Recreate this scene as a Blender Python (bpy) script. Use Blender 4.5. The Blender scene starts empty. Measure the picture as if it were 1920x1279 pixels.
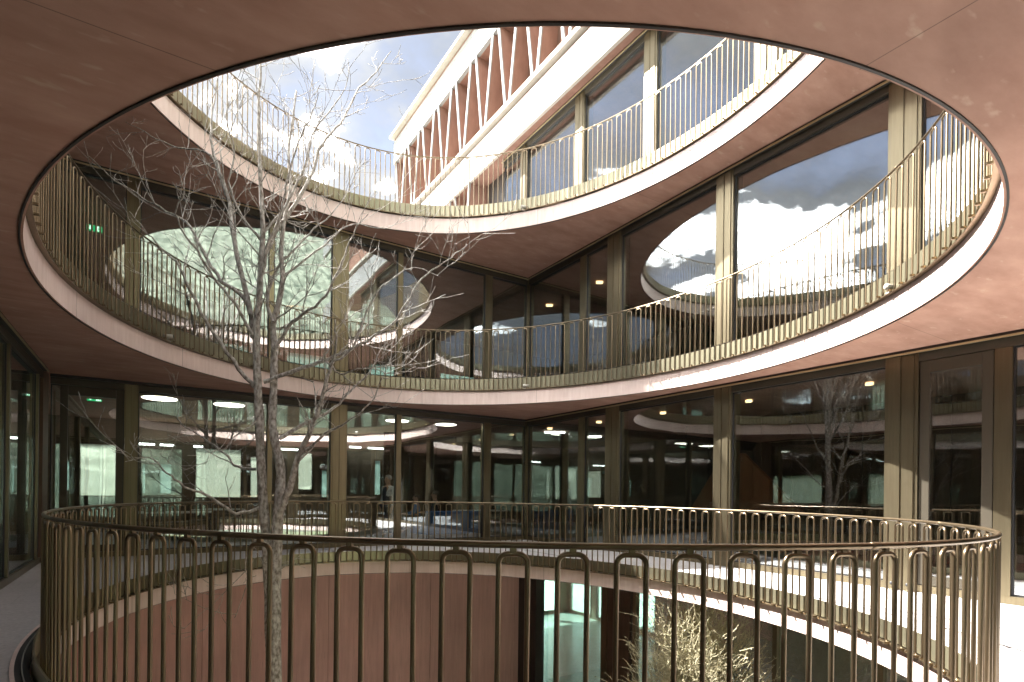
import bpy, math, random
from mathutils import Vector, Matrix

random.seed(7)
S = bpy.context.scene
COL = S.collection
PI = math.pi

# ------------------------------------------------------------------ camera
# World: X to the right along the back facade, Y away along the right facade, Z up,
# origin at the inner corner of the two facades on the deck (deck = z 0).
TR = -0.9999                      # heading of the right-hand facade seen from the camera
EX = (-math.sin(TR), math.cos(TR))      # world X axis in camera plan coordinates
EY = (-math.cos(TR), -math.sin(TR))     # world Y axis in camera plan coordinates
CX, CY = 0.4548, 15.5771                # facade corner in camera plan coordinates
FPX, V0, ROLL, CAMH = 1057.58, 924.81, 0.012, 1.27


def plan(x, y):
    """camera plan coordinates -> world XY"""
    dx, dy = x - CX, y - CY
    return (dx * EX[0] + dy * EX[1], dx * EY[0] + dy * EY[1])


CAMXY = plan(0, 0)
cam_data = bpy.data.cameras.new('camera')
cam = bpy.data.objects.new('camera', cam_data)
COL.objects.link(cam)
cam_data.sensor_width = 36
cam_data.lens = FPX / 1920 * 36
cam_data.shift_x = 3.4 / 1920
cam_data.shift_y = (V0 - 639.5) / 1920
cam_data.clip_start = 0.05
cam_data.clip_end = 3000
yaw = math.atan2(-EX[1], EY[1])
cam.matrix_world = (Matrix.Translation((CAMXY[0], CAMXY[1], CAMH)) @ Matrix.Rotation(yaw, 4, 'Z')
                    @ Matrix.Rotation(PI / 2, 4, 'X') @ Matrix.Rotation(ROLL, 4, 'Z'))
S.camera = cam

# ------------------------------------------------------------------ sky, sun, exposure
SUN_TO = Vector((-1.0, 1.65, 2.25)).normalized()      # direction towards the sun (world)
SUN_EL = math.asin(SUN_TO.z)
SUN_AZ = math.atan2(SUN_TO.x, SUN_TO.y)

CLOUD_SHIFT = (39 * 3.7, 39 * 1.9, 0.0)
world = bpy.data.worlds.new('World')
S.world = world
world.use_nodes = True
nt = world.node_tree
nt.nodes.clear()
N = nt.nodes.new
out = N('ShaderNodeOutputWorld')
bg = N('ShaderNodeBackground')
sky = N('ShaderNodeTexSky')
sky.sky_type = 'NISHITA'
sky.sun_disc = False
sky.sun_elevation = SUN_EL
sky.sun_rotation = SUN_AZ
sky.altitude = 600
sky.air_density = 0.42
sky.dust_density = 0.1
bg.inputs['Strength'].default_value = 0.13
tc = N('ShaderNodeTexCoord')
sep = N('ShaderNodeSeparateXYZ')
nt.links.new(tc.outputs['Generated'], sep.inputs[0])
zz = N('ShaderNodeMath'); zz.operation = 'MAXIMUM'; zz.inputs[1].default_value = 0.0
nt.links.new(sep.outputs['Z'], zz.inputs[0])
za = N('ShaderNodeMath'); za.operation = 'ADD'; za.inputs[1].default_value = 0.22
nt.links.new(zz.outputs[0], za.inputs[0])
dx_ = N('ShaderNodeMath'); dx_.operation = 'DIVIDE'
dy_ = N('ShaderNodeMath'); dy_.operation = 'DIVIDE'
nt.links.new(sep.outputs['X'], dx_.inputs[0]); nt.links.new(za.outputs[0], dx_.inputs[1])
nt.links.new(sep.outputs['Y'], dy_.inputs[0]); nt.links.new(za.outputs[0], dy_.inputs[1])
cmb = N('ShaderNodeCombineXYZ')
nt.links.new(dx_.outputs[0], cmb.inputs[0]); nt.links.new(dy_.outputs[0], cmb.inputs[1])
mpc = N('ShaderNodeMapping')
mpc.inputs['Location'].default_value = CLOUD_SHIFT
nt.links.new(cmb.outputs[0], mpc.inputs[0])
no1 = N('ShaderNodeTexNoise')
no1.inputs['Scale'].default_value = 1.9
no1.inputs['Detail'].default_value = 9
no1.inputs['Roughness'].default_value = 0.56
no1.inputs['Distortion'].default_value = 0.25
nt.links.new(mpc.outputs[0], no1.inputs['Vector'])
rmp = N('ShaderNodeValToRGB')
rmp.color_ramp.elements[0].position = 0.42
rmp.color_ramp.elements[0].color = (0.0, 0.0, 0.0, 1)
rmp.color_ramp.elements[1].position = 0.53
rmp.color_ramp.elements[1].color = (1, 1, 1, 1)
nt.links.new(no1.outputs['Fac'], rmp.inputs[0])
no2 = N('ShaderNodeTexNoise')
no2.inputs['Scale'].default_value = 4.3
no2.inputs['Detail'].default_value = 6
nt.links.new(mpc.outputs[0], no2.inputs['Vector'])
rmp2 = N('ShaderNodeValToRGB')
rmp2.color_ramp.elements[0].position = 0.60
rmp2.color_ramp.elements[0].color = (0.235, 0.25, 0.27, 1)
rmp2.color_ramp.elements[1].position = 0.80
rmp2.color_ramp.elements.new(0.70).color = (0.40, 0.412, 0.43, 1)
rmp2.color_ramp.elements[2].color = (16.0, 15.8, 15.4, 1)
addn = N('ShaderNodeMath'); addn.operation = 'MULTIPLY_ADD'
addn.inputs[1].default_value = 0.30
nt.links.new(no2.outputs['Fac'], addn.inputs[0]); nt.links.new(no1.outputs['Fac'], addn.inputs[2])
nt.links.new(addn.outputs[0], rmp2.inputs[0])
mixc = N('ShaderNodeMixRGB')
nt.links.new(rmp.outputs[0], mixc.inputs[0])
hsv = N('ShaderNodeHueSaturation')
hsv.inputs['Saturation'].default_value = 0.55
hsv.inputs['Value'].default_value = 0.215
nt.links.new(sky.outputs[0], hsv.inputs['Color'])
nt.links.new(hsv.outputs[0], mixc.inputs[1])
nt.links.new(rmp2.outputs[0], mixc.inputs[2])
nt.links.new(mixc.outputs[0], bg.inputs['Color'])
nt.links.new(bg.outputs[0], out.inputs[0])

sun_data = bpy.data.lights.new('sun', 'SUN')
sun_data.energy = 2.0
sun_data.angle = math.radians(0.53)
sun_data.color = (1.0, 0.965, 0.91)
sun = bpy.data.objects.new('sun', sun_data)
COL.objects.link(sun)
sun.rotation_mode = 'QUATERNION'
sun.rotation_quaternion = SUN_TO.to_track_quat('Z', 'Y')
sun.location = (-20, 30, 45)

S.view_settings.view_transform = 'Standard'
S.view_settings.look = 'None'
S.view_settings.gamma = 1.0
S.view_settings.exposure = 4.2
S.view_settings.use_curve_mapping = False
cy = S.cycles
cy.use_denoising = True
try:
    cy.denoiser = 'OPENIMAGEDENOISE'
    cy.denoising_input_passes = 'RGB_ALBEDO_NORMAL'
except Exception:
    pass
cy.max_bounces = 16
cy.diffuse_bounces = 10
cy.glossy_bounces = 6
cy.transmission_bounces = 6
cy.transparent_max_bounces = 32
cy.sample_clamp_indirect = 6.0
cy.caustics_reflective = False
cy.caustics_refractive = False


# ------------------------------------------------------------------ pixel helpers (photo pixels -> directions)
def ray(u, v):
    c, s = math.cos(ROLL), math.sin(ROLL)
    du, dv = u - 960, v - 640
    u2 = 960 + c * du + s * dv
    v2 = 640 - s * du + c * dv
    x, y, z = (u2 - 960) / FPX, 1.0, (V0 - v2) / FPX
    return Vector((x * EX[0] + y * EX[1], x * EY[0] + y * EY[1], z))


CAMP = Vector((CAMXY[0], CAMXY[1], CAMH))


def on_x(u, v, X=0.0):
    d = ray(u, v); return CAMP + d * ((X - CAMP.x) / d.x)


def on_y(u, v, Y=0.0):
    d = ray(u, v); return CAMP + d * ((Y - CAMP.y) / d.y)


def on_z(u, v, Z):
    d = ray(u, v); return CAMP + d * ((Z - CAMP.z) / d.z)


def at_depth(u, v, dep):
    return CAMP + ray(u, v) * dep


# ------------------------------------------------------------------ materials
def newmat(name):
    m = bpy.data.materials.new(name)
    m.use_nodes = True
    t = m.node_tree
    b = t.nodes['Principled BSDF']
    return m, t, b


def noise_mat(name, c1, c2, scale=(1, 1, 1), nscale=4.0, detail=8, rough=0.8, bump=0.0, bscale=60.0, metallic=0.0,
              spots=0.0, spot_col=(0.1, 0.06, 0.05), spec=0.5, lo=0.3, hi=0.7, coord='Object'):
    m, t, b = newmat(name)
    tc = t.nodes.new('ShaderNodeTexCoord')
    mp = t.nodes.new('ShaderNodeMapping')
    mp.inputs['Scale'].default_value = scale
    t.links.new(tc.outputs[coord], mp.inputs[0])
    n = t.nodes.new('ShaderNodeTexNoise')
    n.inputs['Scale'].default_value = nscale
    n.inputs['Detail'].default_value = detail
    n.inputs['Roughness'].default_value = 0.62
    t.links.new(mp.outputs[0], n.inputs['Vector'])
    r = t.nodes.new('ShaderNodeValToRGB')
    r.color_ramp.elements[0].position = lo
    r.color_ramp.elements[0].color = (*c1, 1)
    r.color_ramp.elements[1].position = hi
    r.color_ramp.elements[1].color = (*c2, 1)
    t.links.new(n.outputs['Fac'], r.inputs[0])
    last = r.outputs[0]
    # large blotches
    n3 = t.nodes.new('ShaderNodeTexNoise')
    n3.inputs['Scale'].default_value = 0.55
    n3.inputs['Detail'].default_value = 5
    t.links.new(tc.outputs[coord], n3.inputs['Vector'])
    mr = t.nodes.new('ShaderNodeMapRange')
    mr.inputs[1].default_value = 0.3; mr.inputs[2].default_value = 0.7
    mr.inputs[3].default_value = 0.84; mr.inputs[4].default_value = 1.14
    t.links.new(n3.outputs['Fac'], mr.inputs[0])
    mu = t.nodes.new('ShaderNodeMixRGB'); mu.blend_type = 'MULTIPLY'; mu.inputs[0].default_value = 1
    t.links.new(last, mu.inputs[1]); t.links.new(mr.outputs[0], mu.inputs[2])
    last = mu.outputs[0]
    if spots:
        n4 = t.nodes.new('ShaderNodeTexNoise')
        n4.inputs['Scale'].default_value = 7.5
        n4.inputs['Detail'].default_value = 3
        t.links.new(mp.outputs[0], n4.inputs['Vector'])
        r4 = t.nodes.new('ShaderNodeValToRGB')
        r4.color_ramp.elements[0].position = 0.63
        r4.color_ramp.elements[0].color = (0, 0, 0, 1)
        r4.color_ramp.elements[1].position = 0.74
        r4.color_ramp.elements[1].color = (spots, spots, spots, 1)
        t.links.new(n4.outputs['Fac'], r4.inputs[0])
        m4 = t.nodes.new('ShaderNodeMixRGB')
        t.links.new(r4.outputs[0], m4.inputs[0]); t.links.new(last, m4.inputs[1])
        m4.inputs[2].default_value = (*spot_col, 1)
        last = m4.outputs[0]
    t.links.new(last, b.inputs['Base Color'])
    b.inputs['Roughness'].default_value = rough
    b.inputs['Metallic'].default_value = metallic
    b.inputs['Specular IOR Level'].default_value = spec
    if bump:
        nb = t.nodes.new('ShaderNodeTexNoise')
        nb.inputs['Scale'].default_value = bscale
        nb.inputs['Detail'].default_value = 4
        t.links.new(mp.outputs[0], nb.inputs['Vector'])
        bp = t.nodes.new('ShaderNodeBump')
        bp.inputs['Strength'].default_value = bump
        bp.inputs['Distance'].default_value = 0.01
        t.links.new(nb.outputs['Fac'], bp.inputs['Height'])
        t.links.new(bp.outputs[0], b.inputs['Normal'])
    return m


def plain(name, c, rough=0.6, metallic=0.0, spec=0.5):
    m, t, b = newmat(name)
    b.inputs['Base Color'].default_value = (*c, 1)
    b.inputs['Roughness'].default_value = rough
    b.inputs['Metallic'].default_value = metallic
    b.inputs['Specular IOR Level'].default_value = spec
    return m


def emit(name, c, s):
    m, t, b = newmat(name)
    b.inputs['Base Color'].default_value = (*c, 1)
    b.inputs['Emission Color'].default_value = (*c, 1)
    b.inputs['Emission Strength'].default_value = s
    return m


def glass_mat(name, tint, base, edge):
    """coated thin glazing: clear transmission plus mirror reflection"""
    m, t, b = newmat(name)
    t.nodes.remove(b)
    o = t.nodes['Material Output']
    tr = t.nodes.new('ShaderNodeBsdfTransparent'); tr.inputs[0].default_value = (*tint, 1)
    gl = t.nodes.new('ShaderNodeBsdfGlossy'); gl.inputs['Roughness'].default_value = 0.0
    gl.inputs['Color'].default_value = (0.93, 0.97, 1.0, 1)
    lf = t.nodes.new('ShaderNodeLayerWeight'); lf.inputs['Blend'].default_value = 0.5
    lw = t.nodes.new('ShaderNodeMath'); lw.operation = 'POWER'; lw.inputs[1].default_value = 4.0
    t.links.new(lf.outputs['Facing'], lw.inputs[0])
    mr = t.nodes.new('ShaderNodeMapRange')
    mr.inputs[1].default_value = 0.0; mr.inputs[2].default_value = 1.0
    mr.inputs[3].default_value = base; mr.inputs[4].default_value = edge
    t.links.new(lw.outputs[0], mr.inputs[0])
    # gentle waviness of toughened panes
    tcn = t.nodes.new('ShaderNodeTexCoord')
    n = t.nodes.new('ShaderNodeTexNoise'); n.inputs['Scale'].default_value = 1.1; n.inputs['Detail'].default_value = 1
    t.links.new(tcn.outputs['Object'], n.inputs['Vector'])
    bp = t.nodes.new('ShaderNodeBump'); bp.inputs['Strength'].default_value = 0.10; bp.inputs['Distance'].default_value = 0.02
    t.links.new(n.outputs['Fac'], bp.inputs['Height'])
    t.links.new(bp.outputs[0], gl.inputs['Normal'])
    mx = t.nodes.new('ShaderNodeMixShader')
    t.links.new(mr.outputs[0], mx.inputs[0]); t.links.new(tr.outputs[0], mx.inputs[1]); t.links.new(gl.outputs[0], mx.inputs[2])
    t.links.new(mx.outputs[0], o.inputs['Surface'])
    return m


def screen_mat(name, c, clear=0.35):
    m, t, b = newmat(name)
    t.nodes.remove(b)
    o = t.nodes['Material Output']
    tl = t.nodes.new('ShaderNodeBsdfTranslucent'); tl.inputs[0].default_value = (*c, 1)
    df = t.nodes.new('ShaderNodeBsdfDiffuse'); df.inputs[0].default_value = (*c, 1)
    tr = t.nodes.new('ShaderNodeBsdfTransparent'); tr.inputs[0].default_value = (*c, 1)
    m1 = t.nodes.new('ShaderNodeMixShader'); m1.inputs[0].default_value = 0.75
    t.links.new(df.outputs[0], m1.inputs[1]); t.links.new(tl.outputs[0], m1.inputs[2])
    m2 = t.nodes.new('ShaderNodeMixShader'); m2.inputs[0].default_value = clear
    t.links.new(m1.outputs[0], m2.inputs[1]); t.links.new(tr.outputs[0], m2.inputs[2])
    t.links.new(m2.outputs[0], o.inputs['Surface'])
    return m


M = {}
M['soffit'] = noise_mat('soffit_concrete', (0.42, 0.228, 0.165), (0.585, 0.355, 0.27), scale=(0.75, 1.9, 1), nscale=2.0, detail=12,
                        rough=0.75, bump=0.15, bscale=9, spots=0.5, spot_col=(0.64, 0.47, 0.36))


def add_panels(m, w, h, dark=0.62, var=0.93):
    t = m.node_tree
    b = t.nodes['Principled BSDF']
    src = b.inputs['Base Color'].links[0].from_socket
    tc = t.nodes.new('ShaderNodeTexCoord')
    br = t.nodes.new('ShaderNodeTexBrick')
    br.inputs['Color1'].default_value = (1, 1, 1, 1)
    br.inputs['Color2'].default_value = (var, var, var, 1)
    br.inputs['Mortar'].default_value = (dark, dark, dark, 1)
    br.inputs['Scale'].default_value = 1.0
    br.inputs['Mortar Size'].default_value = 0.004
    br.inputs['Mortar Smooth'].default_value = 0.3
    br.inputs['Brick Width'].default_value = w
    br.inputs['Row Height'].default_value = h
    br.offset = 0.37
    t.links.new(tc.outputs['Object'], br.inputs['Vector'])
    mu = t.nodes.new('ShaderNodeMixRGB'); mu.blend_type = 'MULTIPLY'; mu.inputs[0].default_value = 1
    t.links.new(src, mu.inputs[1]); t.links.new(br.outputs['Color'], mu.inputs[2])
    t.links.new(mu.outputs[0], b.inputs['Base Color'])


def per_object(m, lo, hi):
    t = m.node_tree
    b = t.nodes['Principled BSDF']
    src = b.inputs['Base Color'].links[0].from_socket
    oi = t.nodes.new('ShaderNodeObjectInfo')
    mr = t.nodes.new('ShaderNodeMapRange')
    mr.inputs[3].default_value = lo; mr.inputs[4].default_value = hi
    t.links.new(oi.outputs['Random'], mr.inputs[0])
    mu = t.nodes.new('ShaderNodeMixRGB'); mu.blend_type = 'MULTIPLY'; mu.inputs[0].default_value = 1
    t.links.new(src, mu.inputs[1]); t.links.new(mr.outputs[0], mu.inputs[2])
    t.links.new(mu.outputs[0], b.inputs['Base Color'])


add_panels(M['soffit'], 6.0, 4.9, 0.5, 0.95)
M['edge'] = noise_mat('edge_concrete', (0.67, 0.515, 0.455), (0.78, 0.635, 0.575), scale=(5.0, 5.0, 0.6), nscale=3, rough=0.8, bump=0.06, bscale=14,
                      spots=0.22, spot_col=(0.40, 0.30, 0.26))
M['deck'] = noise_mat('deck_stone', (0.39, 0.375, 0.37), (0.55, 0.53, 0.515), nscale=26, detail=10, rough=0.82, bump=0.10, bscale=130)
add_panels(M['deck'], 1.2, 0.6, 0.80, 0.93)
M['in_floor'] = noise_mat('indoor_floor', (0.11, 0.10, 0.092), (0.16, 0.148, 0.135), nscale=9, rough=0.35)
M['low_floor'] = noise_mat('polished_floor', (0.30, 0.31, 0.30), (0.42, 0.43, 0.41), nscale=5, rough=0.22)
M['bronze'] = noise_mat('bronze_metal', (0.168, 0.140, 0.088), (0.21, 0.176, 0.113), scale=(3, 3, 0.15), nscale=9, rough=0.38, metallic=0.85)
M['plate'] = noise_mat('upstand_metal', (0.25, 0.23, 0.155), (0.31, 0.285, 0.195), scale=(2, 2, 0.3), nscale=6, rough=0.42, metallic=0.8)
M['rail'] = noise_mat('rail_metal', (0.185, 0.138, 0.085), (0.235, 0.178, 0.112), scale=(1, 1, 0.3), nscale=9, rough=0.34, metallic=0.85)
M['shadedbronze'] = plain('shaded_bronze', (0.066, 0.056, 0.040), 0.45, 0.3)  # bronze for head and door frames, soffit shade put into its colour
per_object(M['rail'], 0.78, 1.12)
per_object(M['bronze'], 0.88, 1.08)
M['joint'] = plain('joint_mastic', (0.34, 0.25, 0.21), 0.8)
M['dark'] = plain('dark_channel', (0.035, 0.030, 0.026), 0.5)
M['gold'] = plain('gold_trim', (0.50, 0.42, 0.25), 0.35, 0.6)
M['wood'] = noise_mat('brown_wood', (0.085, 0.052, 0.032), (0.13, 0.082, 0.05), scale=(1, 1, 0.1), nscale=14, rough=0.5)
M['inwall'] = noise_mat('indoor_wall', (0.17, 0.135, 0.10), (0.22, 0.175, 0.13), nscale=4, rough=0.8)
M['glass'] = glass_mat('facade_glass', (0.86, 0.89, 0.87), 0.21, 1.0)
M['win'] = screen_mat('frosted_window', (0.38, 0.41, 0.37))
M['winteal'] = screen_mat('teal_window', (0.26, 0.33, 0.31))
M['hallwin'] = screen_mat('hall_window', (0.66, 0.86, 0.80), 0.8)
M['lowwall'] = noise_mat('board_marked_concrete', (0.66, 0.395, 0.36), (0.79, 0.51, 0.47), scale=(6, 6, 0.35), nscale=2.4, detail=10, rough=0.8,
                         bump=0.2, bscale=10, spots=0.35, spot_col=(0.27, 0.14, 0.115))
M['white'] = noise_mat('white_concrete', (0.24, 0.245, 0.24), (0.29, 0.29, 0.285), nscale=3, rough=0.8, bump=0.04, bscale=30)
M['cream'] = noise_mat('cream_edge', (0.36, 0.335, 0.29), (0.42, 0.395, 0.345), nscale=5, rough=0.75)
M['brownc'] = noise_mat('brown_concrete', (0.20, 0.105, 0.075), (0.27, 0.15, 0.11), scale=(1, 1, .3), nscale=5, rough=0.8)
M['soil'] = noise_mat('soil', (0.36, 0.345, 0.325), (0.50, 0.48, 0.455), nscale=14, rough=0.95, bump=0.4, bscale=40)
M['lamp'] = emit('lamp_disc', (1.0, 0.93, 0.78), 0.64)
M['lampw'] = emit('lamp_bar', (0.9, 1.0, 0.92), 0.60)
M['lampy'] = emit('downlight', (1.0, 0.72, 0.38), 0.22)
M['exitg'] = emit('exit_green', (0.01, 0.36, 0.12), 0.12)
M['exitw'] = emit('exit_white', (0.75, 1.0, 0.85), 0.14)
M['skin'] = plain('skin', (0.50, 0.30, 0.21), 0.6)
M['hair'] = plain('hair', (0.12, 0.09, 0.07), 0.7)
M['hairg'] = plain('grey_hair', (0.40, 0.38, 0.36), 0.7)
M['blue'] = plain('blue_cloth', (0.04, 0.14, 0.38), 0.85)
M['navy'] = plain('navy_cloth', (0.025, 0.03, 0.055), 0.9)
M['shirt'] = plain('white_shirt', (0.7, 0.72, 0.74), 0.85)
M['tabletop'] = plain('table_top', (0.62, 0.62, 0.60), 0.4)
M['black'] = plain('black_plastic', (0.02, 0.02, 0.022), 0.5)
M['fixture'] = plain('fixture_grey', (0.42, 0.39, 0.33), 0.5)


def bark_mat():
    m, t, b = newmat('bark')
    tcn = t.nodes.new('ShaderNodeTexCoord')
    mp = t.nodes.new('ShaderNodeMapping'); mp.inputs['Scale'].default_value = (1, 1, 0.55)
    t.links.new(tcn.outputs['Object'], mp.inputs[0])
    n = t.nodes.new('ShaderNodeTexNoise'); n.inputs['Scale'].default_value = 26; n.inputs['Detail'].default_value = 8
    t.links.new(mp.outputs[0], n.inputs['Vector'])
    r = t.nodes.new('ShaderNodeValToRGB')
    e = r.color_ramp.elements
    e[0].position = 0.34; e[0].color = (0.17, 0.145, 0.12, 1)
    e[1].position = 0.60; e[1].color = (0.50, 0.47, 0.43, 1)
    e.new(0.70).color = (0.64, 0.62, 0.58, 1)
    t.links.new(n.outputs['Fac'], r.inputs[0]); t.links.new(r.outputs[0], b.inputs['Base Color'])
    b.inputs['Roughness'].default_value = 0.9
    bp = t.nodes.new('ShaderNodeBump'); bp.inputs['Strength'].default_value = 0.5; bp.inputs['Distance'].default_value = 0.01
    t.links.new(n.outputs['Fac'], bp.inputs['Height']); t.links.new(bp.outputs[0], b.inputs['Normal'])
    return m


M['bark'] = bark_mat()
M['twig'] = noise_mat('dry_twig', (0.32, 0.285, 0.18), (0.50, 0.455, 0.30), nscale=8, rough=0.85)
M['hill'] = noise_mat('hill_forest', (0.035, 0.050, 0.034), (0.19, 0.215, 0.165), scale=(1, 1, 0.25), nscale=0.45, detail=12, rough=0.95, lo=0.36, hi=0.62)
M['ground'] = noise_mat('ground_meadow', (0.10, 0.13, 0.06), (0.20, 0.22, 0.12), nscale=0.4, rough=0.95)


# ------------------------------------------------------------------ mesh helpers
class MB:
    def __init__(self):
        self.v = []; self.f = []; self.sm = []

    def add(self, verts, faces, smooth=False):
        o = len(self.v)
        self.v += [tuple(p) for p in verts]
        self.f += [tuple(i + o for i in f) for f in faces]
        self.sm += [smooth] * len(faces)

    def box(self, x0, x1, y0, y1, z0, z1):
        if x0 > x1: x0, x1 = x1, x0
        if y0 > y1: y0, y1 = y1, y0
        if z0 > z1: z0, z1 = z1, z0
        v = [(x, y, z) for z in (z0, z1) for y in (y0, y1) for x in (x0, x1)]
        f = [(0, 2, 3, 1), (4, 5, 7, 6), (0, 1, 5, 4), (2, 6, 7, 3), (0, 4, 6, 2), (1, 3, 7, 5)]
        self.add(v, f)
        return self

    def prism(self, poly, axis, c0, c1):
        """extrude polygon (2-D) along axis 'x','y','z' between c0 and c1"""
        def P(p, c):
            return {'x': (c, p[0], p[1]), 'y': (p[0], c, p[1]), 'z': (p[0], p[1], c)}[axis]
        n = len(poly)
        v = [P(p, c0) for p in poly] + [P(p, c1) for p in poly]
        f = [tuple(range(n))[::-1], tuple(range(n, 2 * n))] + [(i, (i + 1) % n, n + (i + 1) % n, n + i) for i in range(n)]
        self.add(v, f)
        return self

    def tube(self, pts, rad, sides=6, closed=False, caps=True):
        pts = [Vector(p) for p in pts]
        n = len(pts)
        if not isinstance(rad, (list, tuple)): rad = [rad] * n
        up = None
        rings = []
        for i, p in enumerate(pts):
            if closed:
                t = pts[(i + 1) % n] - pts[i - 1]
            else:
                t = pts[min(i + 1, n - 1)] - pts[max(i - 1, 0)]
            if t.length < 1e-9: t = Vector((0, 0, 1))
            t.normalize()
            if up is None:
                up = Vector((0, 0, 1)) if abs(t.z) < 0.9 else Vector((1, 0, 0))
            up = (up - t * up.dot(t))
            if up.length < 1e-6:
                up = t.orthogonal()
            up.normalize()
            bi = t.cross(up)
            rings.append([p + (up * math.cos(2 * PI * k / sides) + bi * math.sin(2 * PI * k / sides)) * rad[i] for k in range(sides)])
        v = [q for r in rings for q in r]
        f = []
        m = n if closed else n - 1
        for i in range(m):
            j = (i + 1) % n
            for k in range(sides):
                f.append((i * sides + k, i * sides + (k + 1) % sides, j * sides + (k + 1) % sides, j * sides + k))
        if caps and not closed:
            f.append(tuple(range(sides))[::-1]); f.append(tuple((n - 1) * sides + k for k in range(sides)))
        self.add(v, f, True)
        return self

    def lathe(self, c, prof, sides=20):
        v = []; f = []
        for r, z in prof:
            v += [(c[0] + r * math.cos(2 * PI * k / sides), c[1] + r * math.sin(2 * PI * k / sides), c[2] + z) for k in range(sides)]
        for i in range(len(prof) - 1):
            for k in range(sides):
                f.append((i * sides + k, i * sides + (k + 1) % sides, (i + 1) * sides + (k + 1) % sides, (i + 1) * sides + k))
        f.append(tuple(range(sides))[::-1]); f.append(tuple((len(prof) - 1) * sides + k for k in range(sides)))
        self.add(v, f)
        return self

    def mesh(self, name):
        me = bpy.data.meshes.new(name)
        me.from_pydata(self.v, [], self.f)
        me.polygons.foreach_set('use_smooth', self.sm)
        me.update()
        return me

    def build(self, name, mat, parent=None, **props):
        me = self.mesh(name)
        me.materials.append(M[mat] if isinstance(mat, str) else mat)
        return link(name, me, parent, **props)


def link(name, me, parent=None, **props):
    o = bpy.data.objects.new(name, me)
    COL.objects.link(o)
    if parent is not None:
        o.parent = parent
        o.matrix_parent_inverse = parent.matrix_basis.inverted()
    for k, v in props.items():
        o[k] = v
    return o


def thing(name, label, cat, loc=(0, 0, 0), group=None):
    o = bpy.data.objects.new(name, None)
    o.empty_display_size = 0.3
    o.location = loc
    COL.objects.link(o)
    o['label'] = label; o['category'] = cat
    if group: o['group'] = group
    return o


# ------------------------------------------------------------------ the courtyard levels
LX, FY = -10.37, -14.6             # left facade plane X, front facade plane Y
WX0, WX1, WY0, WY1 = -17.5, 7.6, -17.6, 7.6
Z1, Z2, Z3 = 3.285, 7.156, 11.03    # soffits
F1, F2 = 3.89, 7.76                 # upper floor levels


class Ell:
    def __init__(s, cx, cy, a, b, ang):
        s.c = plan(cx, cy); s.a = a; s.b = b
        # heading of the long axis in world coordinates
        d = (math.cos(ang), math.sin(ang))
        s.t = math.atan2(d[0] * EY[0] + d[1] * EY[1], d[0] * EX[0] + d[1] * EX[1])
        n = 4000
        pts = [s.at(2 * PI * i / n) for i in range(n + 1)]
        s.cum = [0]
        for i in range(n):
            s.cum.append(s.cum[-1] + math.dist(pts[i], pts[i + 1]))
        s.len = s.cum[-1]; s.n = n

    def at(s, th, off=0.0):
        a, b = s.a, s.b
        x, y = a * math.cos(th), b * math.sin(th)
        if off:
            nx, ny = math.cos(th) / a, math.sin(th) / b
            l = math.hypot(nx, ny); x += off * nx / l; y += off * ny / l
        ct, st = math.cos(s.t), math.sin(s.t)
        return (s.c[0] + x * ct - y * st, s.c[1] + x * st + y * ct)

    def arc(s, d):
        import bisect
        d %= s.len
        i = bisect.bisect_left(s.cum, d)
        i = max(1, min(i, s.n))
        t = (d - s.cum[i - 1]) / (s.cum[i] - s.cum[i - 1])
        return 2 * PI * (i - 1 + t) / s.n


E0 = Ell(-0.642, 6.5403, 4.8556, 3.7104, 2.2168)
E1 = Ell(-0.5578, 7.6814, 5.5155, 4.6024, 2.162)
E2 = Ell(-0.6463, 7.4935, 5.5966, 4.5549, 2.1434)


def holed_sheet(mb, E, z, up, rect, seg=256, off=0.0):
    x0, x1, y0, y1 = rect
    cx, cy = E.c
    inner = []; outer = []
    for i in range(seg):
        inner.append(E.at(2 * PI * i / seg, off))
    angs = [math.atan2(p[1] - cy, p[0] - cx) for p in inner]
    for a in angs:
        dx, dy = math.cos(a), math.sin(a)
        t = min([(x1 - cx) / dx if dx > 1e-9 else 1e9, (x0 - cx) / dx if dx < -1e-9 else 1e9,
                 (y1 - cy) / dy if dy > 1e-9 else 1e9, (y0 - cy) / dy if dy < -1e-9 else 1e9])
        outer.append((cx + dx * t, cy + dy * t))
    # snap the nearest sample to each corner
    for q in ((x0, y0), (x0, y1), (x1, y0), (x1, y1)):
        k = min(range(seg), key=lambda i: math.dist(outer[i], q))
        outer[k] = q
    v = [(p[0], p[1], z) for p in inner] + [(p[0], p[1], z) for p in outer]
    f = []
    for i in range(seg):
        j = (i + 1) % seg
        q = (i, seg + i, seg + j, j)
        f.append(q if up else q[::-1])
    mb.add(v, f)


def ring_wall(mb, E, z0, z1, off, seg=256, inward=True, smooth=True):
    v = []; f = []
    for i in range(seg):
        p = E.at(2 * PI * i / seg, off)
        v += [(p[0], p[1], z0), (p[0], p[1], z1)]
    for i in range(seg):
        j = (i + 1) % seg
        q = (2 * i, 2 * i + 1, 2 * j + 1, 2 * j)
        f.append(q if inward else q[::-1])
    mb.add(v, f, smooth)


def ring_solid(mb, E, z0, z1, o0, o1, seg=256):
    v = []; f = []
    for i in range(seg):
        th = 2 * PI * i / seg
        a = E.at(th, o0); b = E.at(th, o1)
        v += [(a[0], a[1], z0), (a[0], a[1], z1), (b[0], b[1], z1), (b[0], b[1], z0)]
    for i in range(seg):
        j = (i + 1) % seg
        for k in range(4):
            l = (k + 1) % 4
            f.append((4 * i + k, 4 * i + l, 4 * j + l, 4 * j + k))
    mb.add(v, f, False)


RECT = (WX0, WX1, WY0, WY1)


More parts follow.
